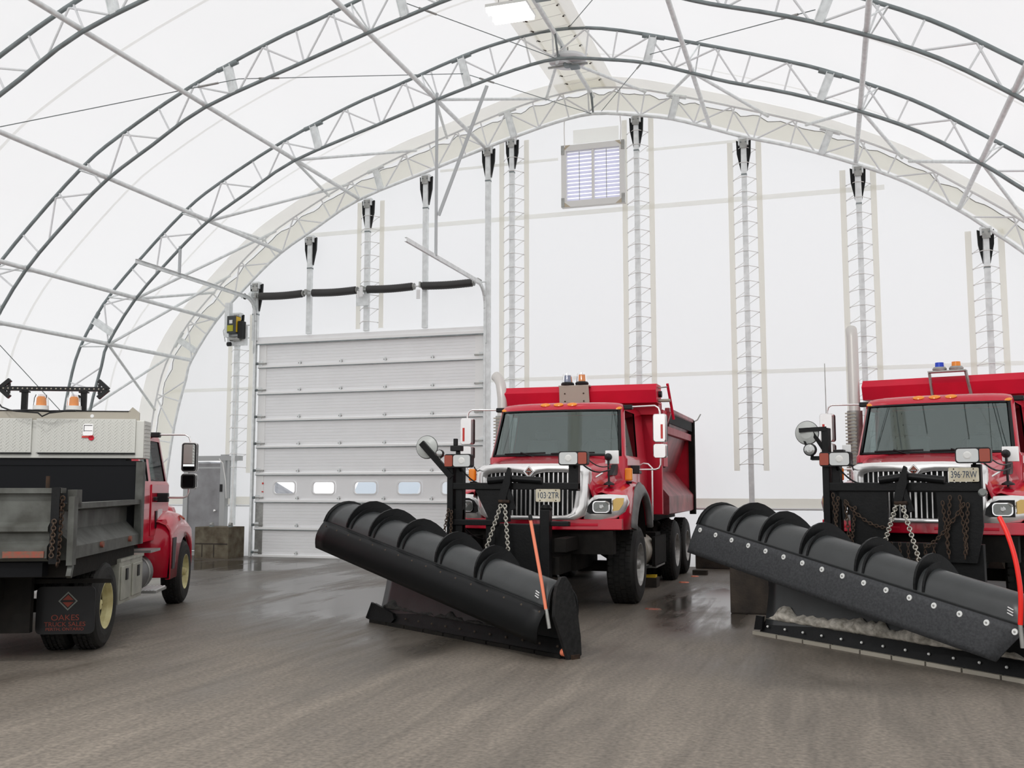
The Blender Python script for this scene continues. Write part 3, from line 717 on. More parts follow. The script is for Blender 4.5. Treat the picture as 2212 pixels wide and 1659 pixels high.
# ---------------------------------------------------------------- outside, seen through the door windows
b = MB(); b.box(-40, 20, 20.6, 60, -.2, -.02, 'snow'); struct(b.build('trim_13'), 'bright snowy yard outside the door', 'ground')
t = empty('gravel_bank', (-15.2, 24.5, -.05)); tag(t, 'grey gravel bank with a yellow stripe outside the leftmost door window', 'bank')
b = MB(); b.prism([(-2.6, 0), (2.4, 0), (2.0, .6), (-1.2, 2.3), (-2.6, 2.3)], lambda p, q: (p, -.6, q), lambda p, q: (p, 1.2, q), 'grass'); b.build('bank_body', t)
b = MB(); b.bar((-2.3, -.66, 2.2), (2.1, -.66, .9), .1, .22, 'outyel', (0, 1, 0)); b.build('yellow_rail', t)
def outcar(x, y, wd, lab_, body, kind):
    t = empty('parked_'+kind, (x, y, -.02)); tag(t, lab_, kind)
    b = MB(); b.prism([(0, .45), (0, 1.0), (.25, 1.12), (1.2, 1.18), (1.75, 1.75), (3.0, 1.8), (3.3, 1.2), (4.6, 1.15), (4.6, .45)], lambda p, q: (-wd/2, p, q), lambda p, q: (wd/2, p, q), body); b.build('body', t, bevel=.06)
    b = MB(); b.box(-wd/2+.35, wd/2-.35, -.03, .0, .62, .95, 'outdk'); b.build('grille', t)
    for s in (-1, 1):
        b = MB(); b.box(s*(wd/2-.2)-.13, s*(wd/2-.2)+.13, -.03, .0, .72, .95, 'lens'); b.build('headlight', t)
        for yy in (.85, 3.7):
            b = MB(); b.lathe([(-.12, .25), (-.11, .38), (.11, .38), (.12, .25)], (s*(wd/2-.08), yy, .38), (1, 0, 0), 'outdk', 20); b.build('wheel', t)
        b = MB(); b.box(s*(wd/2+.08)-.1, s*(wd/2+.08)+.1, 1.5, 1.6, 1.2, 1.4, 'label'); b.build('mirror', t)
    b = MB(); b.prism([(1.28, 1.22), (1.74, 1.68), (1.74, 1.70), (1.24, 1.22)], lambda p, q: (-wd/2+.12, p-.01, q), lambda p, q: (wd/2-.12, p-.01, q), 'outdk'); b.build('windscreen', t)
outcar(-11.55, 23.6, 1.9, 'white and blue van parked outside the second door window', 'outbl', 'van')
outcar(-9.35, 23.0, 2.0, 'pale car parked outside the middle door window', 'outwh', 'car')
outcar(-7.1, 23.8, 1.9, 'white pickup parked outside the fourth door window', 'outwh', 'pickup')
# ---------------------------------------------------------------- wheels
def wheel(root, x, y, r, wd, s, rim='wheel', deep=.0, name='wheel'):
    """s = +1 outer face looks towards +X"""
    b = MB(); n = 72; o = (x, y, r)
    prof = [(-wd/2, r*.56), (-wd/2-.005, r*.70), (-wd/2, r*.88), (-wd/2+.02, r*.965), (-wd/2+.05, r), (wd/2-.05, r), (wd/2-.02, r*.965), (wd/2, r*.88), (wd/2+.005, r*.70), (wd/2, r*.56)]
    b.lathe(prof, o, (1, 0, 0), 'rubber', 48, caps=False)
    # tread lugs
    for row in range(4):
        xa = -wd/2+.035+row*(wd-.07)/4; xb = xa+(wd-.07)/4-.014
        for k in range(40):
            a0 = 2*PI*(k+(row % 2)*.5)/40; a1 = a0+2*PI/40*.72
            vs = [(x+xx, y+cos(a)*rr, r+sin(a)*rr) for xx in (xa, xb) for a in (a0, a1) for rr in (r-.01, r+.012)]
            b.add(vs, [(0, 1, 3, 2), (4, 6, 7, 5), (1, 5, 7, 3), (0, 2, 6, 4), (2, 3, 7, 6), (0, 4, 5, 1)], 'rubber')
    w_ = b.build(name, root)
    b = MB(); R = r*.57; f = s*wd/2
    pr = [(f, R+.012), (f-s*.0, R-.012), (f-s*.05, R-.03), (f-s*(.10+deep), R-.06), (f-s*(.11+deep), R*.62), (f-s*(.04+deep*1.1), R*.42), (f-s*(.03+deep), R*.25), (f-s*(-.02+deep*.6), R*.20), (f-s*(-.03+deep*.6), .01)]
    b.lathe([(h, q) for h, q in pr], o, (1, 0, 0), rim, 32, caps=False)
    b.lathe([(-f*.9, R), (f*.2, R)], o, (1, 0, 0), 'under', 24)
    for k in range(10):
        a = 2*PI*k/10; px, pz = y+cos(a)*R*.5, r+sin(a)*R*.5
        b.lathe([(0, .016), (s*.035, .014)], (x+f-s*(.06+deep), px, pz), (1, 0, 0), 'steel', 6)
        a += PI/10; px, pz = y+cos(a)*R*.76, r+sin(a)*R*.76
        b.lathe([(0, .028), (s*.004, .028)], (x+f-s*(.104+deep), px, pz), (1, 0, 0), 'black', 10)
    b.build('rim', w_)
    return w_

# ---------------------------------------------------------------- conventional truck cab (front looks to -Y, origin under the front axle)
def front_y(x, w, yf, bulge=.12):
    t = min(1, abs(x)/w); return yf+bulge*t*t+.10*t**10
def cab(root, P):
    w0, wt = P['w'], P['wt']; zb, zt, zr, z0 = P['belt'], P['top'], P['roof'], P['z0']; yb = P['back']; f0, f1 = P['fy0'], P['fy1']
    T = [-1, -.955, -.80, -.6, -.4, -.2, 0, .2, .4, .6, .80, .955, 1]
    S = P.get('side', [.0, .06, .56, .64, .86, .93, 1.])
    def prm(z):
        if z <= zb: return w0, f0
        k = (z-zb)/(zt-zb); return lerp(w0-.015, wt, k), lerp(f0, f1, k)
    def sec(z, inset=0, w=None, f=None, back=None):
        if w is None: w, f = prm(z)
        bk = back if back is not None else yb; w -= inset; f += inset; bk -= inset; pts = []
        for t in T: pts.append((t*w, front_y(t*w, w, f), z))
        yc = front_y(w, w, f)
        for s in S[1:]: pts.append((w, lerp(yc, bk, s), z))
        for k in range(1, 6): pts.append((w*(1-2*k/6), bk+.0, z))
        for s in reversed(S[1:]): pts.append((-w, lerp(yc, bk, s), z))
        return pts
    nT = len(T); nS = len(S)-1
    rows = [z0, (z0+zb)/2, zb, zb+.03, zt-.02]
    def skip(i, k):
        if i != 3: return False
        if 1 <= k <= nT-3: return True                       # windscreen
        j = k-(nT-1)
        if j == 1 or (P.get('quarter') and j == 3): return True
        kk = nT+nS+5; j = k-kk+0
        return k in P['_lwin'] if '_lwin' in P else False
    total = nT+nS+5+nS
    # left side columns run back to front: find those facing the same windows
    P['_lwin'] = [total-2] + ([total-4] if P.get('quarter') else [])
    b = MB(); secs = [sec(z) for z in rows]
    secs += [sec(zt+.03, w=wt-.005, f=f1+.01), sec(zr-.035, w=wt-.035, f=f1+.06), sec(zr-.008, w=wt-.12, f=f1+.16, back=yb-.08), sec(zr, w=wt-.35, f=f1+.40, back=yb-.25), sec(zr+.006, w=.12, f=(f1+yb)/2-.2, back=(f1+yb)/2+.3)]
    b.loft(secs, 'red', True, True, skip, caps=True)
    body = b.build('cab_shell', root)
    b = MB(); secs = [sec(z, .03) for z in rows]; secs.append(sec(zt+.03, .04, w=wt, f=f1)); b.loft(secs, 'liner', True, True, skip, caps=True, flip=True); b.build('cab_lining', body)
    # glazing
    def ws_grid(za, zb_, inset, out, tmax, m, name, par):
        b = MB(); secs = []
        for i in range(7):
            z = lerp(za, zb_, i/6); w, f = prm(z); row = []
            for j in range(17):
                t = lerp(-tmax, tmax, j/16); x = t*w; row.append((x, front_y(x, w, f)-out, z))
            secs.append(row)
        b.loft(secs, m); return b.build(name, par)
    g = ws_grid(zb+.03, zt-.02, 0, -.004, .96, 'glass', 'windscreen', root)
    b = MB(); 
    for za, zc in ((zb+.02, zb+.05), (zt-.035, zt-.012)):
        secs = []
        for z in (za, zc):
            w, f = prm(z); secs.append([(lerp(-.95, .95, j/16)*w, front_y(lerp(-.95, .95, j/16)*w, w, f)-.008, z) for j in range(17)])
        b.loft(secs, 'blackpl')
    for s in (-1, 1):
        secs = []
        for i in range(5):
            z = lerp(zb+.02, zt-.012, i/4); w, f = prm(z); secs.append([(s*t*w, front_y(t*w, w, f)-.009, z) for t in (.93, .948, .965)])
        b.loft(secs, 'blackpl')
    b.build('windscreen_seal', g, solid=.006)
    def side_pane(s, sa, sb, name):
        b = MB(); secs = []
        for z in (zb+.03, zt-.02):
            w, f = prm(z); yc = front_y(w, w, f); secs.append([(s*(w-.012), lerp(yc, yb, q), z) for q in (sa, sb)])
        b.loft(secs, 'sglass'); return b.build(name, root)
    for s in (-1, 1):
        side_pane(s, S[1]-.005, S[2]+.005, 'side_window')
        if P.get('quarter'): side_pane(s, S[3]-.005, S[4]+.005, 'quarter_window')
    # doors
    for s in (-1, 1):
        b = MB(); y0 = lerp(front_y(w0, w0, f0), yb, S[1])-.06; y1 = lerp(front_y(w0, w0, f0), yb, S[2])+.06
        x0, x1 = (w0, w0+.014) if s > 0 else (-w0-.014, -w0)
        b.box(x0, x1, y0, y1, z0+.06, zb-.01, 'red'); d = b.build('door', root, bevel=.006)
        b = MB(); b.box(min(s*w0, s*(w0+.05)), max(s*w0, s*(w0+.05)), y1-.22, y1-.08, zb-.22, zb-.17, 'blackpl'); b.build('door_handle', d, bevel=.01)
    # interior
    b = MB(); b.box(-w0+.12, w0-.12, f0+.22, f0+.62, zb-.25, zb+.02, 'seat'); b.build('dashboard', root, bevel=.04)
    for sx in (-.48, .48):
        b = MB(); y = f0+1.18; b.box(sx-.25, sx+.25, y-.45, y+.05, zb-.45, zb-.3, 'seat'); b.box(sx-.24, sx+.24, y, y+.16, zb-.35, zb+.30, 'seat'); b.box(sx-.13, sx+.13, y+.02, y+.13, zb+.31, zb+.46, 'seat'); b.build('seat', root, bevel=.04)
    b = MB(); sx = P.get('wheel_x', .48); c = Vector((sx, f0+.62, zb+.10)); R = .22
    b.tube([c+Vector((R*cos(a), R*sin(a)*.45, R*sin(a)*.9)) for a in [2*PI*k/24 for k in range(24)]], .016, 'blackpl', 6, closed=True); b.tube([c+Vector((-R, 0, 0)), c+Vector((R, 0, 0))], .014, 'blackpl', 5); b.tube([c, c+Vector((0, -.25, -.25))], .025, 'blackpl', 6); b.build('steering_wheel', root)
    # wipers
    for s, xa in ((-1, -.72), (1, -.02)):
        b = MB(); w, f = prm(zb+.05); z = zb+.055
        pts = [(xa+.62*k/6, front_y(xa+.62*k/6, w, f)-.03, z+.012*k/6) for k in range(7)]
        b.tube(pts, .012, 'blackpl', 5); xe = xa+.25; b.tube([(xe+.3, front_y(xe+.3, w, f)-.02, zb-.02), (xe, front_y(xe, w, f)-.045, z+.02)], .012, 'blackpl', 5); b.build('wiper', root)
    # roof marker lamps
    for x in P.get('marks', (-.83, -.20, 0, .20, .83)):
        b = MB(); w = wt-.02; yy = front_y(x, w, f1+.045)-.012+.02*abs(x); zz = (zt+zr)/2-.008+.02-.05*(abs(x) > .5)
        b.lathe([(0, .075), (.012, .068), (.022, .04), (.026, .002)], (x, yy+.01-(.035 if abs(x) > .5 else 0), zz-(.02 if abs(x) > .5 else 0)), (0, -1, .45), 'amber', 16); o = b.build('marker_lamp', root)
        for v in o.data.vertices: v.co.z = lerp(P.get('_z', 0) or v.co.z, v.co.z, 1)
        for v in o.data.vertices:
            if XF[0] is None: v.co.z = zz+(v.co.z-zz)*.42
def mirrors(root, x, y, z0, z1, za, anchor_top, anchor_low, glassside=1, sides=(-1, 1)):
    """tall chrome mirror with a small one under it, z0..za lower, za..z1 upper"""
    for s in sides:
        m = empty('side_mirror', (0, 0, 0)); m.parent = root
        def b2(z_lo, z_hi, nm):
            b = MB(); w, d = .19, .13; o = rrect(w, z_hi-z_lo, .035); zc = (z_lo+z_hi)/2
            b.loft([[(s*x+u*.86, y-d*.55, zc+v*.95) for u, v in o], [(s*x+u, y-d*.35, zc+v) for u, v in o], [(s*x+u, y+d*.45, zc+v) for u, v in o]], 'chromew', True, True, caps=True); h = b.build(nm, m)
            b = MB(); o2 = rrect(w-.012, z_hi-z_lo-.02, .03); b.prism(o2, lambda u, v: (s*x+u, y+d*.1, zc+v), lambda u, v: (s*x+u, y+d*.45+.02, zc+v), 'blackpl'); b.loft([[(s*x+u*1.1, y+d*q, zc+v*1.02) for u, v in o2] for q in (.0, .47)], 'blackpl', False, True)
            o3 = rrect(w-.05, z_hi-z_lo-.05, .02); b.prism(o3, lambda u, v: (s*x+u, y+d*.45+.02, zc+v), lambda u, v: (s*x+u, y+d*.45+.024, zc+v), 'mirror'); b.build('mirror_glass', m)
        b2(za+.01, z1, 'mirror_housing'); b2(z0, za-.01, 'mirror_housing')
        b = MB(); b.tube([(s*anchor_top[0], anchor_top[1], anchor_top[2]), (s*(x-.07), y, anchor_top[2]-.0), (s*(x-.02), y, anchor_top[2]-.03), (s*x, y, anchor_top[2]-.09), (s*x, y, z1-.03)], .013, 'chromew', 8)
        b.tube([(s*x, y, z0+.02), (s*x, y, anchor_low[2]+.07), (s*(x-.02), y, anchor_low[2]+.02), (s*(x-.07), y, anchor_low[2]), (s*anchor_low[0], anchor_low[1], anchor_low[2])], .013, 'chromew', 8); b.build('mirror_bracket', m)
        b = MB(); b.box(min(s*(anchor_low[0]-.06), s*(anchor_low[0]+.08)), max(s*(anchor_low[0]-.06), s*(anchor_low[0]+.08)), anchor_low[1]-.04, anchor_low[1]+.05, anchor_low[2]-.06, anchor_low[2]+.06, 'blackpl'); b.build('mirror_mount', m, bevel=.012); b = MB()
        b.box(min(s*(anchor_top[0]-.06), s*(anchor_top[0]+.08)), max(s*(anchor_top[0]-.06), s*(anchor_top[0]+.08)), anchor_top[1]-.05, anchor_top[1]+.06, anchor_top[2]-.035, anchor_top[2]+.03, 'blackpl'); b.build('mirror_mount', m, bevel=.012)
        if glassside > 0:
            b = MB(); b.box(s*x+s*.035-.015, s*x+s*.035+.015, y-.078, y-.07, za+.06, za+.26, 'redlens'); b.build('mirror_reflector', m)
def beacon(root, x, y, z, lens, dome=True, r=.092, h=.19, base='blackpl'):
    t = empty('beacon', (0, 0, 0)); t.parent = root
    b = MB(); b.lathe([(0, r*1.08), (.03, r*1.15), (.055, r*.95)], (x, y, z), (0, 0, 1), base, 20); b.build('beacon_base', t)
    b = MB(); b.lathe([(.05, r*.72), (h-.03, r*.68), (h-.028, .002)], (x, y, z), (0, 0, 1), lens, 20); b.build('beacon_lens', t)
    if dome: b = MB(); b.lathe([(.05, r*.98), (h-.02, r*.86), (h, r*.7), (h+.004, .002)], (x, y, z), (0, 0, 1), 'clear', 20, caps=False); b.build('beacon_dome', t)
    return t

def arch_z(y, ya, rr, zc, zl):
    d = rr*rr-(y-ya)**2
    return max(zl, zc+math.sqrt(d)) if d > 0 else zl
def fender(root, s, W, xi, y0, y1, zf, zpk, zl, ra=.62, zc=.5, flare=True, m='red'):
    secs = []; N = 26
    for i in range(N+1):
        y = lerp(y0, y1, i/N); k = (y-y0)/(y1-y0)
        zt = zf+(zpk-zf)*sin(min(1, k/.62)*PI/2) if k < .62 else zpk-(zpk-zf)*.55*((k-.62)/.38)**2
        zb = arch_z(y, 0, ra, zc, zl); zt2 = max(zt, zb+.12)
        e = .10*(1-min(1, k/.14))**2
        secs.append([(s*xi, y, zt2-.04), (s*lerp(xi, W, .45), y, zt2+.02), (s*(W-.16-e), y, zt2+.0), (s*(W-.07-e), y, zt2-.035), (s*(W-.015-e), y, zt2-.11), (s*(W-e), y, zt2-.24 if zt2-.24 > zb else zb+.02), (s*(W-e), y, zb), (s*(W-.05-e), y, zb)])
    b = MB(); b.loft(secs, m, True, flip=(s < 0)); o = b.build('fender', root, solid=.008)
    b = MB(); b.loft([[(s*x_, cos(rad(q))*(ra-.012), zc+sin(rad(q))*(ra-.012)) for q in range(0, 181, 12)] for x_ in (xi, W-.045)], 'under'); b.build('wheel_well', o)
    if flare:
        b = MB(); secs = []
        for k in range(25):
            a = rad(13+153*k/24); ring = []
            for rr, dx in ((ra-.015, -.03), (ra-.015, .05), (ra+.05, .055), (ra+.13+.03*(k > 12), .012), (ra+.135+.03*(k > 12), -.02)): ring.append((s*(W+dx), cos(a)*rr, zc+sin(a)*rr))
            secs.append(ring)
        b.loft(secs, 'grey', True, flip=(s < 0)); b.build('wheel_arch_flare', o, solid=.006)
    return o
def hood(root, secs_in, m='red'):
    # secs_in: (y, half width, top z, side z)
    secs = []
    for y, hw, zt, zs in secs_in:
        h = [(hw+.13, zs), (hw+.07, lerp(zs, zt, .45)), (hw+.02, zt-.13), (hw-.02, zt-.05), (hw-.09, zt-.01), (hw*.6, zt+.015), (hw*.3, zt+.022)]
        secs.append([(-a, y, z) for a, z in h]+[(0, y, zt+.025)]+[(a, y, z) for a, z in reversed(h)])
    b = MB(); b.loft(secs, m); return b.build('hood', root, solid=.006)

# ---------------------------------------------------------------- chain, chains hang between points
def chain_mb(b, p, q, n, m, R=.024, r=.0065, sag=0):
    p, q = Vector(p), Vector(q)
    pts = [p.lerp(q, k/n)+Vector((0, 0, -sag*4*(k/n)*(1-k/n))) for k in range(n+1)]
    for k in range(n):
        c = (pts[k]+pts[k+1])/2; d = (pts[k+1]-pts[k]); L = d.length; d.normalize(); u = d.cross(Vector((0, 1, 0))).normalized(); w_ = d.cross(u)
        if k % 2: u = w_
        ring = [c+d*cos(a)*(L*.68)+u*sin(a)*R*.75 for a in [2*PI*j/10 for j in range(10)]]
        b.tube(ring, r, m, 5, closed=True)

# ---------------------------------------------------------------- plow truck (front to -Y, origin under the front axle)
def G(x, z, out=0): return (x, -1.27+.15*x*x+.05*(z-1.2)-out, z)
def plow_truck(root, opt):
    cab(root, dict(w=1.0, wt=.915, belt=1.985, top=2.69, roof=2.80, z0=1.0, back=1.80, fy0=-.17, fy1=.13, wheel_x=.48))
    mirrors(root, 1.445, .30, 1.98, 2.60, 2.19, (.95, .45, 2.72), (1.06, .35, 1.82))
    hood(root, [(-1.20, .68, 1.82, 1.45), (-1.05, .71, 1.862, 1.46), (-.7, .765, 1.912, 1.48), (-.35, .83, 1.957, 1.5), (-.06, .89, 1.995, 1.5)])
    for s in (-1, 1):
        fender(root, s, 1.215, .62, -1.02, .68, 1.49, 1.66, 1.03, ra=.62, zc=.86)
        b = MB(); b.prism([(-.52, 1.73), (-.2, 1.90), (-.12, 1.87), (-.16, 1.74)], lambda p, q: (s*.875+s*-.03, p, q), lambda p, q: (s*.925, p, q), 'blackpl'); b.build('hood_vent', root, bevel=.01)
        b = MB(); P = [(s*1.03, y, z) for y, z in ((.35, 1.10), (.28, 1.2), (.28, 1.95), (.36, 2.02))]; P = [(s*1.07, .42, 1.02), (s*1.13, .42, 1.08), (s*1.13, .42, 1.86), (s*1.07, .42, 1.92), (s*1.0, .42, 1.93)]
        P = [(p[0], p[1]+1.02, p[2]) for p in P]; b.tube(P, .016, 'chromew', 8); b.build('grab_handle', root)
        b = MB(); b.lathe([(0, .035), (.03, .045)], (s*1.12, -.36, 1.62), (0, 0, 1), 'blackpl', 12); b.box(s*1.12-.05, s*1.12+.05, -.41, -.33, 1.66, 1.83, 'amber'); b.build('turn_lamp', root, bevel=.02)
    # front valence (red) and chrome surround
    def strip(pts_lo, pts_hi, out0, out1, m, name, par=root):
        b = MB(); lo = [G(x, z, out1) for x, z in pts_lo]; hi = [G(x, z, out1) for x, z in pts_hi]; lo2 = [G(x, z, out0) for x, z in pts_lo]; hi2 = [G(x, z, out0) for x, z in pts_hi]
        b.loft([lo2, lo, hi, hi2, lo2], m, False); b.add([lo2[0], lo[0], hi[0], hi2[0]], [(0, 1, 2, 3)], m); b.add([lo2[-1], lo[-1], hi[-1], hi2[-1]], [(3, 2, 1, 0)], m); return b.build(name, par, bevel=.012)
    xs = [-1.16+2.32*k/24 for k in range(25)]
    strip([(x, 1.03) for x in xs], [(x, 1.17) for x in xs], -.12, .015, 'red', 'front_valence')
    strip([(x, 1.075) for x in xs[14:22]], [(x, 1.115) for x in xs[14:22]], -.03, .02, 'redbox', 'valence_slot'); strip([(x, 1.075) for x in xs[3:11]], [(x, 1.115) for x in xs[3:11]], -.03, .02, 'redbox', 'valence_slot')
    # chrome surround: closed outline with the grille opening
    def sym(L): return L+[(-x, z) for x, z in reversed(L) if x > 1e-6]
    inn = [(0, 1.685), (.09, 1.745), (.2, 1.765), (.42, 1.765), (.55, 1.755), (.605, 1.73), (.61, 1.68), (.60, 1.5), (.575, 1.32), (.53, 1.24), (.45, 1.215), (.2, 1.21), (0, 1.21)]
    out = [(0, 1.88), (.15, 1.88), (.3, 1.88), (.5, 1.875), (.68, 1.86), (.76, 1.82), (.77, 1.76), (.765, 1.55), (.75, 1.35), (.72, 1.22), (.60, 1.155), (.25, 1.15), (0, 1.15)]
    n = len(inn); b = MB()
    for s in (1, -1):
        rows = [[G(s*x, z, -.02) for x, z in inn], [G(s*x, z, .035) for x, z in inn], [G(s*lerp(a[0], c[0], .4), lerp(a[1], c[1], .4), .06) for a, c in zip(inn, out)], [G(s*lerp(a[0], c[0], .85), lerp(a[1], c[1], .85), .05) for a, c in zip(inn, out)], [G(s*x, z, .01) for x, z in out], [G(s*x*1.0, z, -.09) for x, z in out]]
        b.loft(rows, 'chromew', True, flip=(s > 0))
    gs = b.build('grille_surround', root)
    b = MB(); b.box(-.62, .62, -1.20, -1.12, 1.18, 1.82, 'black'); b.build('radiator_screen', root)
    for k in range(19):
        x = -.55+1.10*k/18; zt = 1.76 if abs(x) > .16 else lerp(1.69, 1.76, abs(x)/.16); ww = .022 if k != 9 else .04
        b = MB(); p, q = G(x, 1.215, .0), G(x, zt, .0); b.bar(p, q, ww*.62, .035, 'chromew', (0, 1, 0)); b.build('grille_bar', gs)
    # emblem
    b = MB(); dm = lambda r, o: [(r*.9*cos(a), -1.335-o, 1.775+r*sin(a)) for a in (0, PI/2, PI, 3*PI/2)]
    def dia(r, o0, o1, m): 
        A, B = dm(r, o0), dm(r, o1); b.add(A+B, [(0, 1, 5, 4), (1, 2, 6, 5), (2, 3, 7, 6), (3, 0, 4, 7), (4, 5, 6, 7)], m)
    dia(.082, -.05, .0, 'chrome'); dia(.071, 0, .003, 'blackpl'); dia(.066, .003, .006, 'chromew'); dia(.055, .006, .009, 'rustred')
    b.box(-.042, .042, -1.350, -1.343, 1.768, 1.782, 'black'); b.box(-.034, .034, -1.353, -1.349, 1.773, 1.777, 'chromew'); b.box(-.005, .005, -1.347, -1.343, 1.735, 1.768, 'black'); b.build('emblem', gs)
    # headlights
    for s in (-1, 1):
        def HX_(x, z, o): return (s*x, -1.27+.15*x*x+.05*(z-1.2)-o+(.10*max(0, x-1.0)/.2 if x > 1.0 else 0), z)
        outl = [(.69, 1.16), (.69, 1.30), (.74, 1.40), (.82, 1.475), (1.0, 1.485), (1.19, 1.47), (1.215, 1.38), (1.18, 1.26), (1.08, 1.175), (.9, 1.155)]
        outl = outl[::-1] if s > 0 else outl
        b = MB(); cx, cz = .95, 1.32
        rows = [[HX_(x, z, -.10) for x, z in outl], [HX_(x, z, .0) for x, z in outl], [HX_(lerp(cx, x, .93), lerp(cz, z, .93), .018) for x, z in outl], [HX_(lerp(cx, x, .5), lerp(cz, z, .5), .02) for x, z in outl]]
        b.loft(rows, 'chromew', True, True, flip=True); b.add(rows[-1], [tuple(range(len(outl)))], 'chromew'); hb = b.build('headlight_bezel', root)
        b = MB(); o = [(.735, 1.26), (.745, 1.33), (.80, 1.40), (.88, 1.43), (1.035, 1.43), (1.035, 1.235), (.78, 1.235)]; b.prism(o if s < 0 else o[::-1], lambda x, z: HX_(x, z, .012), lambda x, z: HX_(x, z, .034), 'blackpl'); b.build('headlight_bucket', hb)
        b = MB(); o = rrect(.21, .15, .045); o = o if s < 0 else o[::-1]; b.prism(o, lambda u, v: HX_(.915+u, 1.325+v, .02), lambda u, v: HX_(.915+u, 1.325+v, .050), 'chrome'); o = rrect(.185, .125, .04); o = o if s < 0 else o[::-1]; b.prism(o, lambda u, v: HX_(.915+u, 1.325+v, .049), lambda u, v: HX_(.915+u, 1.325+v, .057), 'lensd'); b.lathe([(0, .035), (.006, .02)], HX_(.915, 1.325, .057), (0, -1, 0), 'lens', 12); b.build('headlight_lens', hb)
        b = MB(); o = [(1.055, 1.27), (1.055, 1.41), (1.09, 1.435), (1.175, 1.435), (1.165, 1.36), (1.12, 1.28)]; b.prism(o if s < 0 else o[::-1], lambda x, z: HX_(x, z, .012), lambda x, z: HX_(x, z, .036), 'amberl'); b.build('corner_lamp', hb)
    # fender mirrors: square chrome plate on a stalk
    b = MB(); b.lathe([(0, .075), (.02, .07), (.05, .02)], (.94, -.80, 1.60), (0, 0, 1), 'blackpl', 16); b.tube([(.94, -.80, 1.58), (.93, -.80, 1.99)], .014, 'blackpl', 8); b.lathe([(-.05, .002), (-.04, .03), (0, .05), (.03, .04)], (.93, -.80, 1.97), (0, 1, 0), 'blackpl', 14)
    m_ = b.build('fender_mirror', root); b = MB(); b.box(.885, 1.065, -.78, -.745, 1.875, 2.055, 'chromew'); b.build('mirror_plate', m_, bevel=.008)
    b = MB(); b.tube([(.72, -.92, 1.66), (.86, -.82, 1.76)], .013, 'chromew', 6); b.lathe([(0, .02), (.07, .022)], (.71, -.93, 1.65), (.14, .1, .1), 'blackpl', 8); b.build('hood_latch', root)
    # chassis
    b = MB()
    for s in (-1, 1): b.box(s*.43-.04, s*.43+.04, -1.1, opt['len']-.1, .66, .92, 'under')
    b.box(-.55, .55, -1.05, .2, .50, 1.15, 'under'); b.box(-1.05, 1.05, -1.12, -.92, .72, 1.02, 'under'); b.box(-.62, .62, -.95, -.1, 1.0, 1.75, 'under'); b.build('chassis', root)
    b = MB(); b.box(-.95, .95, -.07, .07, .42, .56, 'under'); b.build('axle', root); b = MB(); b.lathe([(-.14, .12), (0, .2), (.14, .12)], (0, opt['axles'][0], .5), (1, 0, 0), 'under', 16); b.build('axle', root)
    wheel(root, 1.01, 0, .52, .38, 1, 'wheel', .05); wheel(root, -1.01, 0, .52, .38, -1, 'wheel', .05)
    for y in opt['axles']:
        for s in (-1, 1):
            wheel(root, s*1.06, y, .50, .26, s, 'wheel', .10); wheel(root, s*.76, y, .50, .26, s, 'wheel', .10)
    for s in (-1, 1):
        b = MB(); b.lathe([(-.32, .22), (-.30, .26), (.30, .26), (.32, .22)], (s*.80, 1.75, .60), (0, 1, 0), 'tan', 28); b.build('fuel_tank', root)
        b = MB(); b.box(min(s*.6, s*1.1), max(s*.6, s*1.1), .95, 1.25, .38, .42, 'under')
        for k in range(6): b.box(min(s*.62, s*1.1), max(s*.62, s*1.1), .97+k*.045, .985+k*.045, .42, .43, 'steel')
        b.box(min(s*1.05, s*1.1), max(s*1.05, s*1.1), 1.8, 2.9, .35, .8, 'under'); b.box(min(s*.5, s*1.1), max(s*.5, s*1.1), 1.9, 2.75, .32, .36, 'steel'); b.box(s*.9-.14, s*.9+.14, 2.2, 2.7, .5, .85, 'under'); b.build('step', root)
    # exhaust
    ex = empty('exhaust_stack', (0, 0, 0)); ex.parent = root; X, Y, T_ = opt['ex']; r_ = .082
    b = MB()
    if opt.get('excurve'):
        b.tube([(X, Y, 2.2), (X, Y, T_-.38), (X-.01, Y, T_-.28), (X-.04, Y+.03, T_-.14), (X-.09, Y+.06, T_-.05), (X-.15, Y+.10, T_)], r_, 'stack', 16)
    else: b.tube([(X, Y, 2.2), (X, Y, T_-.12), (X-.01, Y+.01, T_-.03), (X-.02, Y+.04, T_)], r_, 'stack', 16)
    b.build('exhaust_pipe', ex); b = MB(); b.lathe([(0, r_*1.35), (1.75, r_*1.35)], (X, Y, .95), (0, 0, 1), 'steel', 18)
    for k in range(34): b.box(X-r_*1.38, X+r_*.6, Y-r_*1.42, Y-r_*1.30, 1.0+k*.05, 1.02+k*.05, 'tan')
    b.build('heat_shield', ex)
    # dump body
    L0, L1 = 2.0, opt['len']; body = empty('dump_body', (0, 0, 0)); body.parent = root
    side = [(1.19, 1.12), (1.215, 1.14), (1.215, 1.42), (.86, 1.84), (.90, 1.95), (1.20, 2.78), (1.24, 2.80), (1.24, 2.86), (1.17, 2.86), (1.16, 2.79), (.84, 1.9), (.84, 1.12)]
    for s in (-1, 1):
        P_ = side if s < 0 else side[::-1]
        b = MB(); b.prism(P_, lambda x, z: (s*x, 2.56, z), lambda x, z: (s*x, L1, z), 'redside'); b.box(min(s*1.19, s*1.215), max(s*1.19, s*1.215), 2.7, L1, 2.62, 2.80, 'darkbox'); b.build('body_side', body)
        b = MB(); b.bar((s*.90, 2.62, 1.86), (s*1.23, 2.62, 2.80), .07, .10, 'redfade', (0, 1, 0)); b.bar((s*1.22, 2.66, 2.78), (s*.93, 3.9, 1.92), .035, .04, 'steel', (1, 0, 0))
        b.bar((s*1.15, 2.6, 2.50), (s*1.15, L1-.1, 2.50), .10, .12, 'redfade'); b.build('side_brace', body)
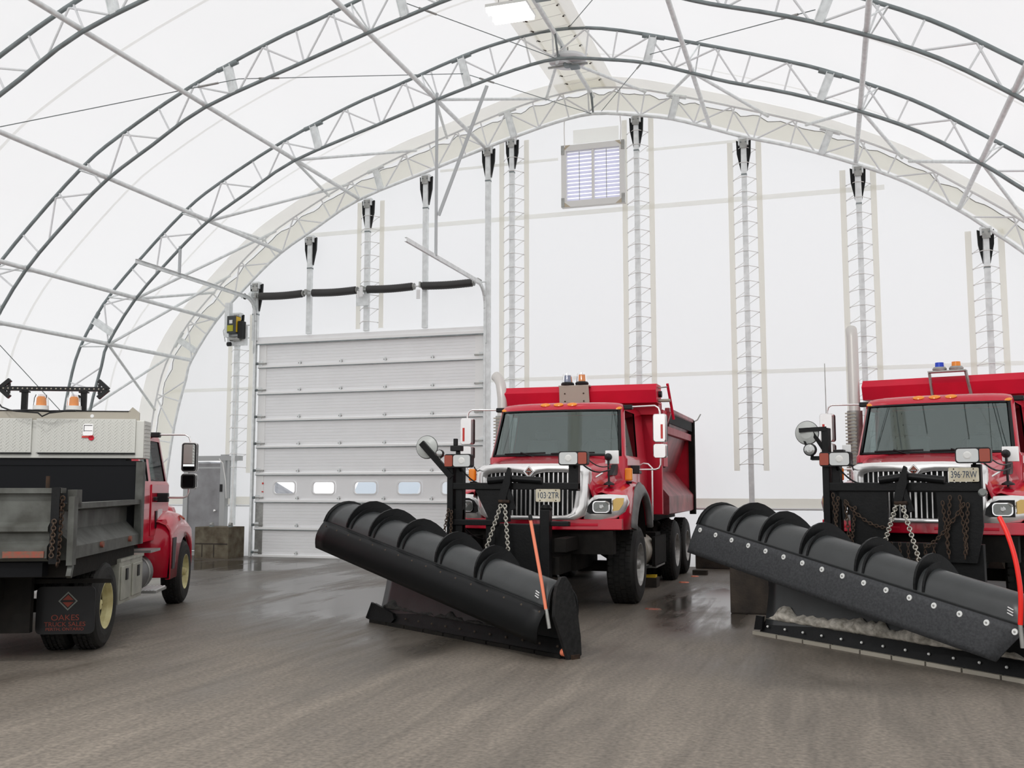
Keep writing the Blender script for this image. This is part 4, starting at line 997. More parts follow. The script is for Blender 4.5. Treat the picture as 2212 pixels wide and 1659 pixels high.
        b = MB(); b.box(min(s*1.14, s*1.25), max(s*1.14, s*1.25), L1-.06, L1+.08, 1.05, 2.84, 'under'); b.tube([(s*1.2, L1+.05, 2.8), (s*1.3, L1+.1, 2.86), (s*1.36, L1+.12, 2.97)], .012, 'steel', 6); b.build('rear_post', body)
        b = MB(); b.box(min(s*.88, s*1.20), max(s*.88, s*1.20), 2.12, 2.56, 1.9, 2.80, 'redbox'); b.box(min(s*.1, s*.95), max(s*.1, s*.95), 2.54, 2.6, 1.12, 2.8, 'redbox'); b.build('front_corner', body)
    b = MB(); b.box(-1.19, 1.19, L0, L0+.10, 1.15, 2.9, 'redbox'); b.box(-.85, .85, L0+.1, L1, 1.0, 1.15, 'under'); b.build('bulkhead', body)
    b = MB(); b.box(-1.15, 1.15, L1, L1+.06, 1.2, 2.7, 'redbox'); b.build('tailgate', body)
    b = MB(); b.prism([(1.42, 2.86), (1.36, 3.05), (1.45, 3.15), (1.85, 3.15), (1.85, 2.86)], lambda y, z: (-1.22, y, z), lambda y, z: (1.22, y, z), 'redbox'); b.prism([(1.75, 2.70), (1.75, 2.86), (2.05, 2.86), (2.05, 2.70)], lambda y, z: (-1.19, y, z), lambda y, z: (1.19, y, z), 'redbox'); b.build('cab_shield', body)
    b = MB(); b.tube([(1.22, 1.6, 3.1), (1.36, 1.6, 3.11)], .012, 'steel', 6); b.tube([(1.22, 1.6, 2.9), (1.40, 1.6, 2.9)], .025, 'tan', 8); b.tube([(1.36, 1.6, 3.16), (1.42, 1.8, 2.62)], .022, 'redbox', 8); b.lathe([(0, .05), (.05, .05)], (1.22, 1.62, 3.0), (1, 0, 0), 'blackpl', 12); b.build('tarp_arm', body)
    # beacons on their bracket
    bk = empty('beacon_bracket', (0, 0, 0)); bk.parent = root
    if opt['style'] == 1:
        b = MB(); b.prism([(-.29, 2.86), (.19, 2.86), (.18, 3.13), (-.29, 3.13)], lambda x, z: (x, 1.33-(z-2.86)*.1, z), lambda x, z: (x, 1.345-(z-2.86)*.1, z), 'tan'); b.box(-.30, .19, 1.30, 1.5, 3.13, 3.15, 'tan')
        for x in (-.20, .10):
            for z in (2.90, 3.02): b.lathe([(0, .012), (.012, .010)], (x, 1.325-(z-2.86)*.1, z), (0, -1, 0), 'rust', 8)
        b.build('bracket_plate', bk)
        beacon(root, -.17, 1.38, 3.15, 'greyblue'); beacon(root, .06, 1.38, 3.155, 'amber')
    else:
        b = MB(); b.box(-.27, .23, 1.25, 1.42, 3.20, 3.22, 'steel')
        for x0, x1 in ((-.26, -.24), (.22, .27)): b.bar((x0, 1.33, 3.2), (x1, 1.4, 2.86), .03, .03, 'steel')
        b.build('bracket_plate', bk)
        beacon(root, -.12, 1.33, 3.22, 'blue', False, .085, .15, 'steel'); beacon(root, .10, 1.33, 3.22, 'amber', False, .085, .15, 'steel')
    # plow hitch frame at the nose
    h = empty('hitch_frame', (0, 0, 0)); h.parent = root; Y = -1.82
    st = opt['style']
    b = MB(); zt = 2.02 if st == 1 else 2.28
    b.box(-.92, -.84, Y-.06, Y+.08, .95, zt if st == 2 else 1.92, 'black'); b.box(-.82, -.73, Y-.02, Y+.12, .95, 1.88, 'black'); b.box(-.92, -.73, Y+.0, Y+.08, .95, 1.3, 'black')
    if st == 1: b.box(.66, .78, Y-.03, Y+.09, 1.53, 1.86, 'black')
    else: b.box(.70, .80, Y-.03, Y+.09, 1.53, 1.83, 'black')
    b.box(-.9, .78, Y-.05, Y+.07, 1.545 if st == 1 else 1.53, 1.63, 'black')
    if st == 1:
        b.prism([(-.56, 1.55), (-.10, 1.55), (-.10, 1.15), (-.34, 1.12)], lambda x, z: (x, Y-.02, z), lambda x, z: (x, Y+.03, z), 'black')
        b.box(-.85, -.25, Y-.04, Y+.06, 1.10, 1.17, 'black'); b.box(.30, .66, Y-.04, Y+.06, 1.10, 1.16, 'black')
        b.box(.31, .43, Y-.1, Y+.05, .45, 1.30, 'black'); b.lathe([(0, .06), (.05, .075), (.09, .05)], (.37, Y-.02, 1.27), (0, 0, 1), 'black', 14)
        b.box(-.30, .36, Y+.0, Y+.2, .35, 1.12, 'black'); b.box(-.42, -.28, Y, Y+.1, .5, 1.2, 'black')
    else:
        b.prism([(-.86, 1.60), (.80, 1.60), (.80, 1.15), (.72, .75), (.30, .75), (.34, 1.18), (.33, 1.52), (-.20, 1.52), (-.20, 1.18), (-.22, .75), (-.62, .75), (-.62, 1.30)], lambda x, z: (x, Y-.02, z), lambda x, z: (x, Y+.03, z), 'black')
        b.box(-.25, .36, Y-.0, Y+.1, .45, .78, 'black'); b.box(-.85, .78, Y+.05, Y+.2, .5, .95, 'black')
    b.box(-.5, .5, Y+.1, -1.1, .5, .72, 'under'); b.box(-.85, -.7, Y+.05, -1.1, .78, .95, 'under'); b.box(.45, .6, Y+.05, -1.1, .78, .95, 'under')
    b.build('push_frame', h, bevel=.008)
    # lift mast
    b = MB(); mx = -.07 if st == 1 else .03
    b.prism([(mx-.13, 1.42), (mx-.12, 1.50), (mx-.01, 1.82), (mx+.02, 1.80), (mx+.02, 1.62), (mx-.04, 1.42)], lambda x, z: (x, Y-.16, z), lambda x, z: (x, Y-.10, z), 'black')
    b.tube([(mx-.30, Y-.06, 1.655), (mx+.0, Y-.06, 1.70 if st == 2 else 1.68), (mx+.40, Y-.06, 1.655)], .045, 'black', 10); b.bar((mx-.02, Y-.12, 1.55), (mx+.05, Y-.12, 1.30), .06, .06, 'black', (0, 1, 0)); b.tube([(mx-.12, Y-.18, 1.40), (mx+.02, Y-.18, 1.40)], .022, 'rust', 8); b.build('lift_mast', h, bevel=.006)
    # plow lamps
    for x, inner in ((-.75, 1), (.74, -1)):
        l = empty('plow_lamp', (0, 0, 0)); l.parent = root; zc = 1.905 if x < 0 else 1.925; lx = x+inner*.0
        b = MB(); o = rrect(.36, .17, .03); b.prism(o[::-1], lambda u, v: (x+u, Y-.13, zc+v), lambda u, v: (x+u, Y-.02, zc+v), 'blackpl'); b.tube([(x, Y-.05, zc-.08), (x, Y, zc-.13)], .02, 'black', 8); b.build('lamp_housing', l, bevel=.006)
        gx = x+.055*(1 if x < 0 else -1); b = MB(); o = rrect(.225, .145, .03)[::-1]; b.prism(o, lambda u, v: (gx+u, Y-.14, zc+v), lambda u, v: (gx+u, Y-.13, zc+v), 'lens'); b.lathe([(0, .045), (.006, .03)], (gx, Y-.14, zc), (0, -1, 0), 'white', 14); b.build('lamp_lens', l)
        ax = x-.12*(1 if x < 0 else -1); b = MB(); o = rrect(.105, .14, .015)[::-1]; b.prism(o, lambda u, v: (ax+u, Y-.145, zc+v), lambda u, v: (ax+u, Y-.12, zc+v), 'amberd'); b.build('turn_lens', l)
    # convex mirror on its arm
    cm = empty('convex_mirror', (0, 0, 0)); cm.parent = root
    if st == 1: c = (-1.215, Y-.02, 2.085); R = .145
    else: c = (-1.09, Y-.05, 2.225); R = .14
    b = MB(); b.lathe([(.02, R), (.0, R), (-.01, R*.96), (-.035, R*.5), (-.042, .003)], c, (0, 1, 0), 'disc', 32); b.tube([(c[0]+R*cos(a), c[1]+.005, c[2]+R*sin(a)) for a in [2*PI*k/32 for k in range(32)]], .006, 'blackpl', 5, closed=True); b.build('mirror_disc', cm)
    b = MB()
    if st == 1: b.bar((-1.26, Y-.09, 2.14), (-.86, Y-.05, 1.70), .075, .05, 'black', (0, 1, 0)); b.tube([(-1.03, Y-.06, 1.93), (-.97, Y-.04, 1.98)], .012, 'steel', 6)
    else: b.bar((-1.17, Y-.10, 2.255), (-.86, Y-.04, 2.27), .05, .05, 'black', (0, 1, 0)); b.bar((-1.02, Y-.06, 2.23), (-.88, Y-.03, 1.99), .04, .04, 'black', (0, 1, 0)); b.bar((-1.15, Y-.06, 2.24), (-1.1, Y-.06, 2.08), .025, .025, 'black'); b.bar((-1.04, Y-.05, 1.92), (-.86, Y-.03, 1.92), .05, .05, 'black', (0, 1, 0)); b.bar((-1.03, Y-.05, 2.0), (-1.04, Y-.05, 1.9), .03, .03, 'black')
    b.build('mirror_arm', cm)
    b = MB(); rr = .045 if st == 1 else .068; cc = (-1.01, Y-.05, 2.0) if st == 1 else (-1.035, Y-.1, 2.02)
    b.lathe([(0, rr*1.1), (-.05, rr*1.1), (-.055, rr*.9)], cc, (0, 1, 0), 'blackpl', 18); b.lathe([(-.056, rr*.92), (-.066, rr*.5), (-.068, .002)], cc, (0, 1, 0), 'lens', 18); b.build('round_lamp', h)
    if st == 1:
        b = MB(); b.box(-.88, -.74, Y-.06, Y+.06, 2.03, 2.10, 'blackpl'); b.box(-.85, -.80, Y-.03, Y+.02, 2.10, 2.19, 'blackpl'); b.box(-.82, -.77, Y-.02, Y+.03, 1.9, 2.03, 'blackpl'); b.build('camera_housing', h, bevel=.008)
    else:
        b = MB(); b.box(-.80, -.68, Y+.0, Y+.1, 1.95, 2.02, 'blackpl'); b.box(-.72, -.62, Y+.1, Y+.12, 1.98, 2.08, 'label'); b.tube([(-.74, Y+.02, 1.7), (-.72, Y+.02, 1.5), (-.70, Y+.02, 1.2)], .03, 'blackpl', 8); b.build('camera_housing', h, bevel=.008)
        b = MB(); b.lathe([(0, .045), (-.05, .045), (-.056, .03)], (.82, Y-.08, 1.52), (0, 1, 0), 'lensd', 16); b.build('round_lamp', h)
        b = MB(); b.tube([(-1.43, .2, 2.6), (-1.43, .2, 3.30)], .006, 'steel', 5); b.build('antenna', root)
    # hoses and side chains
    for k, (p, q) in enumerate((((-.76, Y-.05, 1.84), (-.42, Y+.1, 1.62)), ((.78, Y-.03, 1.90), (1.0, -1.0, 1.80)), ((-.85, Y+.1, 1.2), (-.6, -1.3, .9)))):
        P, Q = Vector(p), Vector(q); b = MB(); b.tube([P.lerp(Q, i/8)+Vector((0, 0, -.08*sin(PI*i/8))) for i in range(9)], .010, 'blackpl', 6); b.build('hydraulic_hose', h)
    b = MB(); P = Vector((.60, -1.1, 1.84)); Q = Vector((-.62, -1.2, 1.80))
    for (p, q, s_) in (((.86, -1.75, 1.93), (1.0, -.9, 1.86), .06), ((-.6, -1.75, 1.83), (-.72, -1.2, 1.80), .03)):
        P, Q = Vector(p), Vector(q); b.tube([P.lerp(Q, i/8)+Vector((0, 0, -s_*sin(PI*i/8))) for i in range(9)], .008, 'blackpl', 5)
    b.build('lamp_cable', h)
    def hang(p, q, n, sag=0, R=.022, r=.006):
        b = MB(); chain_mb(b, p, q, n, 'chaind', R, r, sag); b.build('spare_chain', h)
    if st == 1: hang((-.88, Y-.1, 1.30), (-.93, Y-.12, 1.02), 9); hang((-.84, Y-.1, 1.28), (-.84, Y-.12, .98), 9)
    else:
        for k, (x, za, zb_) in enumerate(((-.80, 1.50, .85), (-.74, 1.46, 1.0), (-.66, 1.40, .8), (-.55, 1.35, .9), (.40, 1.42, .8), (.48, 1.48, .9), (.58, 1.48, .85), (.66, 1.4, .8))): hang((x, Y-.07, za), (x+.05*(-1)**k, Y-.09, zb_), 14)
        hang((-.66, Y-.08, 1.42), (-.2, Y-.08, 1.12), 14, .08); hang((.62, Y-.08, 1.40), (.2, Y-.1, .9), 16, .06)
        for k in range(7): hang((-.25+k*.09, Y-.07, .95), (-.25+k*.09, Y-.08, .55), 10, 0, .018, .005)
    pass
    # licence plate
    if st == 1: px, pz, py = .41, 1.475, Y-.075
    else: px, pz, py = .63, 1.715, Y-.075
    b = MB(); o = rrect(.31, .155, .015)[::-1]; b.prism(o, lambda u, v: (px+u, py, pz+v), lambda u, v: (px+u, py+.006, pz+v), 'platem'); 
    for u in (-.1, .1):
        for v in (-.062, .062): b.lathe([(0, .008), (.004, .007)], (px+u, py, pz+v), (0, -1, 0), 'rust', 8)
    pl = b.build('licence_plate', root)
    text(opt['plate'], .105, 'platetx', 'plate_text', pl, Matrix.Translation((px, py-.001, pz-.002)) @ FACE_FRONT, .0015, .265)
    return root

r1 = empty('plow_truck', (-3.688, 13.707, 0), 0)
tag(r1, 'red dump truck in the middle, hood and cab facing the viewer, licence plate 103 2TR', 'truck')
plow_truck(r1, dict(style=1, len=5.66, axles=(3.57, 4.88), ex=(-1.26, 1.42, 3.36), excurve=True, plate='103\u00b72TR'))
r2 = empty('plow_truck', (1.321, 13.992, 0), -.271)
tag(r2, 'red dump truck cut by the right edge, blue and amber beacons, licence plate 396 7RW', 'truck')
plow_truck(r2, dict(style=2, len=5.05, axles=(3.2, 4.45), ex=(-1.33, 1.36, 3.93), plate='396\u00b77RW'))
# ---------------------------------------------------------------- left truck, seen from behind (local +Y is its travel direction, origin under the rear axle)
def dump_truck():
    r3 = empty('dump_truck', (-7.96, 7.89, 0), rad(24.5))
    tag(r3, 'small red truck with grey dump body seen from behind at the left edge', 'truck')
    FA = 3.86
    XF[0] = lambda x, y, z: (-x, FA-y, z)
    cab(r3, dict(w=.96, wt=.88, belt=1.62, top=2.19, roof=2.30, z0=.90, back=1.75, fy0=-.02, fy1=.22, side=[.0, .05, .60, .68, .90, .95, 1.], quarter=True, wheel_x=.45, marks=()))
    mirrors(r3, 1.385, .96, 1.55, 2.15, 1.76, (.90, .86, 2.255), (1.03, .86, 1.44), glassside=0)
    hood(r3, [(-1.0, .60, 1.42, 1.1), (-.6, .68, 1.50, 1.1), (-.1, .80, 1.60, 1.1), (.15, .85, 1.63, 1.1)])
    for s in (-1, 1):
        fender(r3, s, 1.17, .60, -.66, .95, 1.02, 1.25, .40, ra=.50, zc=.42, flare=False)
        b = MB(); b.prism([(.62, .92), (.84, .92), (.84, .52), (.70, .52)], lambda y, z: (s*1.165, y, z), lambda y, z: (s*1.182, y, z), 'blackpl'); b.build('fender_grille', r3)
        b = MB(); b.lathe([(0, .05), (.02, .04), (.026, .004)], (s*1.16, .25, 1.16), (s*.6, 0, .8), 'amberd', 12); b.build('turn_lamp', r3)
        b = MB(); b.loft([[(s*.6, .94, .42), (s*1.14, .94, .42)], [(s*.6, .94, .95), (s*1.18, .94, .95)], [(s*.6, .9, 1.12), (s*1.10, .9, 1.16)]], 'red'); b.build('fender_rear', r3, solid=.01)
    b = MB(); b.box(-.85, .85, -.95, -.6, .5, 1.3, 'red'); b.build('nose', r3, bevel=.08)
    b = MB(); b.box(-.985, -.965, .62, .86, 1.13, 1.29, 'label'); b.build('door_notice', r3); b = MB(); b.box(-.985, -.965, .90, .98, 1.05, 1.27, 'blackpl'); b.build('door_vent', r3)
    XF[0] = None
    # wheels
    for s in (-1, 1):
        wheel(r3, s*1.06, FA, .42, .25, s, 'wheely', .03); wheel(r3, s*1.065, 0, .42, .24, s, 'wheely', .12); wheel(r3, s*.78, 0, .42, .24, s, 'wheely', .12)
    b = MB()
    for s in (-1, 1): b.box(s*.42-.04, s*.42+.04, -1.1, 4.6, .55, .78, 'under')
    b.box(-.9, .9, -.07, .07, .36, .48, 'under'); b.box(-.9, .9, FA-.06, FA+.06, .34, .44, 'under'); b.lathe([(-.2, .1), (0, .2), (.2, .1)], (0, 0, .42), (1, 0, 0), 'under', 16)
    b.box(-.7, .7, 3.2, 4.6, .5, 1.3, 'under'); b.box(-1.15, 1.15, -1.05, 1.15, .78, .95, 'under'); b.box(-.95, .7, -.7, -.62, .25, .8, 'under'); b.build('chassis', r3)
    # dump body
    body = empty('dump_body', (0, 0, 0)); body.parent = r3
    for s in (-1, 1):
        b = MB(); P = [(1.17, .94), (1.20, .95), (1.20, 1.06), (1.05, 1.20), (1.05, 1.36), (1.16, 1.39), (1.20, 1.39), (1.20, 1.44), (1.08, 1.44), (1.00, 1.38), (1.00, 1.0), (1.0, .94)]
        P = P if s < 0 else P[::-1]; b.prism(P, lambda x, z: (s*x, -1.16, z), lambda x, z: (s*x, 1.2, z), 'greybox')
        for y in (-.35, .7): b.lathe([(0, .03), (.03, .03)], (s*1.2, y, 1.03), (s, 0, 0), 'rustred', 8)
        b.build('body_side', body)
        b = MB(); b.box(min(s*1.165, s*1.215), max(s*1.165, s*1.215), -1.26, -1.15, .90, 1.50, 'greybox'); b.box(min(s*1.12, s*1.2), max(s*1.12, s*1.2), -1.15, -1.0, 1.40, 1.56, 'greybox'); b.bar((s*1.19, -1.2, .90), (s*1.19, -1.25, .80), .04, .05, 'greybox'); b.build('rear_post', body)
        b = MB(); b.box(min(s*1.14, s*1.22), max(s*1.14, s*1.22), 1.14, 1.24, .95, 1.86, 'greybox'); b.build('front_post', body)
        b = MB(); chain_mb(b, (s*1.13, -1.31, 1.50), (s*1.11, -1.32, .90), 20, 'rust', .026, .007); chain_mb(b, (s*1.08, -1.35, 1.3), (s*1.07, -1.36, .98), 11, 'chaind', .024, .006); b.build('tailgate_chain', body)
    b = MB(); b.box(-1.18, 1.18, 1.18, 1.24, .95, 1.86, 'darkbox'); b.box(-1.18, 1.18, 1.17, 1.25, 1.82, 1.87, 'darkbox'); b.build('bulkhead', body)
    b = MB(); b.box(-1.05, 1.05, -1.15, 1.2, .92, .98, 'darkbox'); b.build('body_floor', body)
    b = MB(); b.box(-1.10, 1.10, -1.26, -1.20, .96, 1.56, 'greybox'); b.box(-1.12, 1.12, -1.31, -1.19, 1.53, 1.575, 'greybox')
    b.prism([(1.24, -1.32), (1.20, -1.32), (1.18, -1.26), (1.28, -1.26)], lambda z, y: (-1.1, y, z), lambda z, y: (1.02, y, z), 'greybox'); b.prism([(1.07, -1.32), (.97, -1.32), (.94, -1.26), (1.10, -1.26)], lambda z, y: (-1.1, y, z), lambda z, y: (1.02, y, z), 'greybox')
    b.box(1.04, 1.11, -1.33, -1.25, .92, 1.58, 'black'); b.lathe([(0, .018), (.12, .018)], (.98, -1.25, 1.56), (0, 0, 1), 'rust', 8); b.build('tailgate', body)
    b = MB(); b.box(.66, 1.0, -1.335, -1.32, .975, 1.03, 'rustred'); b.build('reflective_tape', body)
    b = MB(); b.box(-1.0, .95, -1.2, -1.0, .80, .92, 'darkbox'); b.lathe([(0, .1), (.02, .1)], (.30, -1.0, .62), (0, -1, 0), 'redlens', 16); b.box(.18, .40, -1.0, -.96, .5, .75, 'darkbox'); b.build('tail_bar', body)
    # mud flap with print
    b = MB(); o = rrect(.53, .44, .05)[::-1]; fx, fy, fz = .955, -.52, .43; b.prism(o, lambda u, v: (fx+u, fy, fz+v), lambda u, v: (fx+u, fy+.012, fz+v), 'blackpl'); fl = b.build('mud_flap', r3)
    b = MB(); b.box(.62, 1.36, -.53, -.48, .68, .72, 'under'); b.build('flap_hanger', r3)
    cxp, czp = fx+.02, fz+.085
    def ring(r0, r1_, m):
        for k in range(4):
            a0, a1 = k*PI/2, (k+1)*PI/2; q = [(cos(a0)*r1_, sin(a0)*r1_), (cos(a1)*r1_, sin(a1)*r1_), (cos(a1)*r0, sin(a1)*r0), (cos(a0)*r0, sin(a0)*r0)]
            bb.add([(cxp+u, fy-.003, czp+v) for u, v in q], [(0, 1, 2, 3)], m)
    bb = MB(); ring(.072, .088, 'emsil'); bb.add([(cxp+u, fy-.003, czp+v) for u, v in ((-.05, .01), (0, .058), (.05, .01))], [(0, 1, 2)], 'emred'); bb.add([(cxp+u, fy-.003, czp+v) for u, v in ((-.05, -.01), (0, -.058), (.05, -.01))], [(0, 1, 2)], 'emred'); bb.build('flap_emblem', fl)
    text('OAKES', .075, 'emred', 'flap_text', fl, Matrix.Translation((fx, fy-.003, fz-.070)) @ FACE_FRONT, .001, .25)
    text('TRUCK SALES', .058, 'emred', 'flap_text', fl, Matrix.Translation((fx, fy-.003, fz-.130)) @ FACE_FRONT, .001, .37)
    text('PERTH, ONTARIO', .038, 'emred', 'flap_text', fl, Matrix.Translation((fx, fy-.003, fz-.175)) @ FACE_FRONT, .001, .34)
    # cross toolbox
    tb = empty('cross_toolbox', (0, 0, 0)); tb.parent = r3
    b = MB(); b.box(-1.19, 1.19, 1.24, 1.56, 1.90, 2.33, 'tread'); b.box(-1.0, 1.0, 1.26, 1.5, 1.82, 1.90, 'darkbox'); b.build('box_body', tb, bevel=.008)
    def lid(x0, x1):
        b = MB(); b.box(x0, x1, 1.215, 1.24, 1.965, 2.345, 'tread')
        n = 0; z = 1.985
        while z < 2.335:
            x = x0+.02+(.018 if n % 2 else 0)
            while x < x1-.02:
                s = 1 if (n+int((x-x0)/.036)) % 2 else -1; b.bar((x-.007, 1.213, z-s*.007), (x+.007, 1.213, z+s*.007), .004, .005, 'tread', (0, 1, 0)); x += .036
            z += .018; n += 1
        l = b.build('toolbox_lid', tb); return l
    l1 = lid(-1.13, -.02); l2 = lid(.03, 1.10)
    for l, x in ((l1, -.55), (l2, .59)):
        b = MB(); o = rrect(.11, .13, .02)[::-1]; b.prism(o, lambda u, v: (x+u, 1.20, 2.22+v), lambda u, v: (x+u, 1.214, 2.22+v), 'chromew'); b.box(x-.045, x+.045, 1.196, 1.2, 2.265, 2.272, 'black'); b.box(x-.045, x-.04, 1.196, 1.2, 2.20, 2.27, 'black'); b.box(x-.04, x+.045, 1.196, 1.2, 2.205, 2.21, 'black'); b.build('paddle_latch', l)
        b = MB(); b.box(x-.065, x+.055, 1.20, 1.214, 2.13, 2.15, 'redlens'); b.lathe([(0, .03), (.014, .03)], (x+.035, 1.214, 2.13), (0, -1, 0), 'redbox', 14); b.build('sticker', l)
    b = MB(); b.box(-1.13, -.02, 1.20, 1.24, 1.945, 1.96, 'black'); b.box(.06, 1.10, 1.20, 1.24, 1.945, 1.96, 'black'); b.build('lid_seal', tb)
    b = MB()
    for k in range(9): b.box(1.185, 1.197, 1.26, 1.53, 1.935+k*.043, 1.947+k*.043, 'tread')
    b.build('end_rib', tb)
    b = MB(); b.box(-1.1, 1.02, 1.30, 1.32, 2.33, 2.435, 'tan'); b.box(-1.1, 1.02, 1.29, 1.33, 2.432, 2.442, 'black'); b.prism([(1.0, 2.33), (1.12, 2.33), (1.12, 2.42), (1.04, 2.485), (1.0, 2.44)], lambda x, z: (x, 1.29, z), lambda x, z: (x, 1.315, z), 'tan')
    for x in (-.45, .60): b.lathe([(0, .022), (.006, .018)], (x, 1.30, 2.38), (0, -1, 0), 'label', 12)
    b.build('top_rail', tb)
    # light rack
    for x in (-.14, .22):
        t = empty('beacon', (0, 0, 0)); t.parent = r3; c = (x+.13, 1.45, 2.445); base = MB(); base.lathe([(-.03, .095), (.0, .10), (.012, .09)], c, (0, 0, 1), 'blackpl', 20); base.lathe([(.012, .086), (.06, .082)], c, (0, 0, 1), 'white', 20); base.build('beacon_base', t)
        b = MB(); b.lathe([(.06, .058), (.165, .058), (.17, .002)], c, (0, 0, 1), 'amber', 20); b.build('beacon_lens', t)
        b = MB(); b.lathe([(.06, .083), (.15, .076), (.185, .062), (.19, .002)], c, (0, 0, 1), 'clear', 24, caps=False); b.build('beacon_dome', t)
    ab = empty('arrow_board', (.10, -.30, -.025)); ab.parent = r3
    b = MB(); b.box(-.57, .60, 1.78, 1.83, 2.705, 2.755, 'blackpl')
    for s, xe in ((-1, -.585), (1, .61)):
        for t_ in (-1, 1): b.bar((xe, 1.80, 2.73), (xe-s*.11, 1.80, 2.73+t_*.10), .045, .05, 'blackpl', (0, 1, 0)); 
        b.bar((xe-s*.10, 1.80, 2.73-.06), (xe-s*.10, 1.80, 2.73+.06), .03, .02, 'blackpl', (0, 1, 0))
    b.build('arrow_frame', ab)
    b = MB()
    for k in range(22): b.lathe([(0, .010), (.006, .006)], (-.54+k*1.1/21, 1.778, 2.73), (0, -1, 0), 'tan', 8)
    b.build('arrow_lamp', ab)
    b = MB()
    for x in (-.31, .34): b = MB(); b.box(x-.03, x+.03, 1.78, 1.83, 2.355, 2.71, 'black'); b.box(x-.05, x+.05, 1.77, 1.84, 2.685, 2.70, 'black'); b.build('arrow_post', ab)
    b = MB(); b.tube([(-.585, 1.8, 2.72), (-.60, 1.78, 2.64), (-.56, 1.7, 2.56), (-.48, 1.6, 2.50), (-.36, 1.5, 2.46), (-.25, 1.40, 2.44), (0.0, 1.34, 2.42), (.05, 1.32, 2.38), (.12, 1.34, 2.42), (.3, 1.4, 2.45)], .009, 'blackpl', 6); b.tube([(-.30, 1.45, 2.45), (-.1, 1.38, 2.45), (.1, 1.36, 2.44), (.38, 1.4, 2.45)], .012, 'blackpl', 6); b.build('lamp_cable', ab)
    # side boxes, tank, steps
    for (y0, y1, z1) in ((.46, .90, .80), (.92, 1.42, .80)):
        b = MB(); b.box(.72, 1.18, y0, y1, .36, z1, 'treadd'); b.box(1.18, 1.195, y0+.04, y1-.04, .40, z1-.05, 'treadd'); q = b.build('side_box', r3, bevel=.006)
        b = MB(); b.box(1.195, 1.205, (y0+y1)/2-.03, (y0+y1)/2+.05, .60, .72, 'black'); b.build('box_latch', q)
        for k in range(9): pass
    b = MB(); b.box(.6, 1.19, .46, 1.45, .80, .83, 'treadd'); b.build('box_top', r3)
    b = MB(); b.lathe([(-.32, .17), (-.30, .22), (.30, .22), (.32, .17)], (.92, 1.86, .56), (0, 1, 0), 'tank', 28); b.lathe([(.08, .225), (.14, .225)], (.92, 1.86, .56), (0, 1, 0), 'steel', 28); b.build('fuel_tank', r3)
    b = MB(); b.box(.85, 1.18, 2.15, 2.72, .30, .33, 'steel')
    for k in range(8): b.box(.87+k*.04, .89+k*.04, 2.17, 2.7, .33, .345, 'alu')
    b.box(.82, 1.16, 1.9, 2.4, .80, .83, 'steel'); b.box(.8, .84, 2.2, 2.6, .3, .85, 'under'); b.build('step', r3)
dump_truck()

# ---------------------------------------------------------------- snow plows
LEFT = [(.10, .00, .02), (.08, .06, .20), (.02, .17, .50), (-.08, .25, .80), (-.20, .22, 1.08), (-.28, .10, 1.27), (-.34, -.08, 1.375), (-.38, -.25, 1.36), (-.42, -.36, 1.27), (-.46, -.40, 1.16)]
RIGHT = [(3.27, .0, .0), (3.28, .05, .12), (3.28, .10, .27), (3.28, .13, .42), (3.27, .12, .55), (3.25, .05, .65), (3.24, -.04, .69), (3.25, -.13, .665), (3.26, -.19, .585), (3.27, -.22, .46)]
CL = catmull(LEFT, 3); CR = catmull(RIGHT, 3); NC = len(CL)
def msec(t, off=0.):
    c = [a.lerp(b_, t) for a, b_ in zip(CL, CR)]
    if off:
        out = []
        for i, p in enumerate(c):
            d = c[min(i+1, NC-1)]-c[max(i-1, 0)]; n = Vector((0, d.z, -d.y)).normalized(); out.append(p+n*off)
        return out
    return c
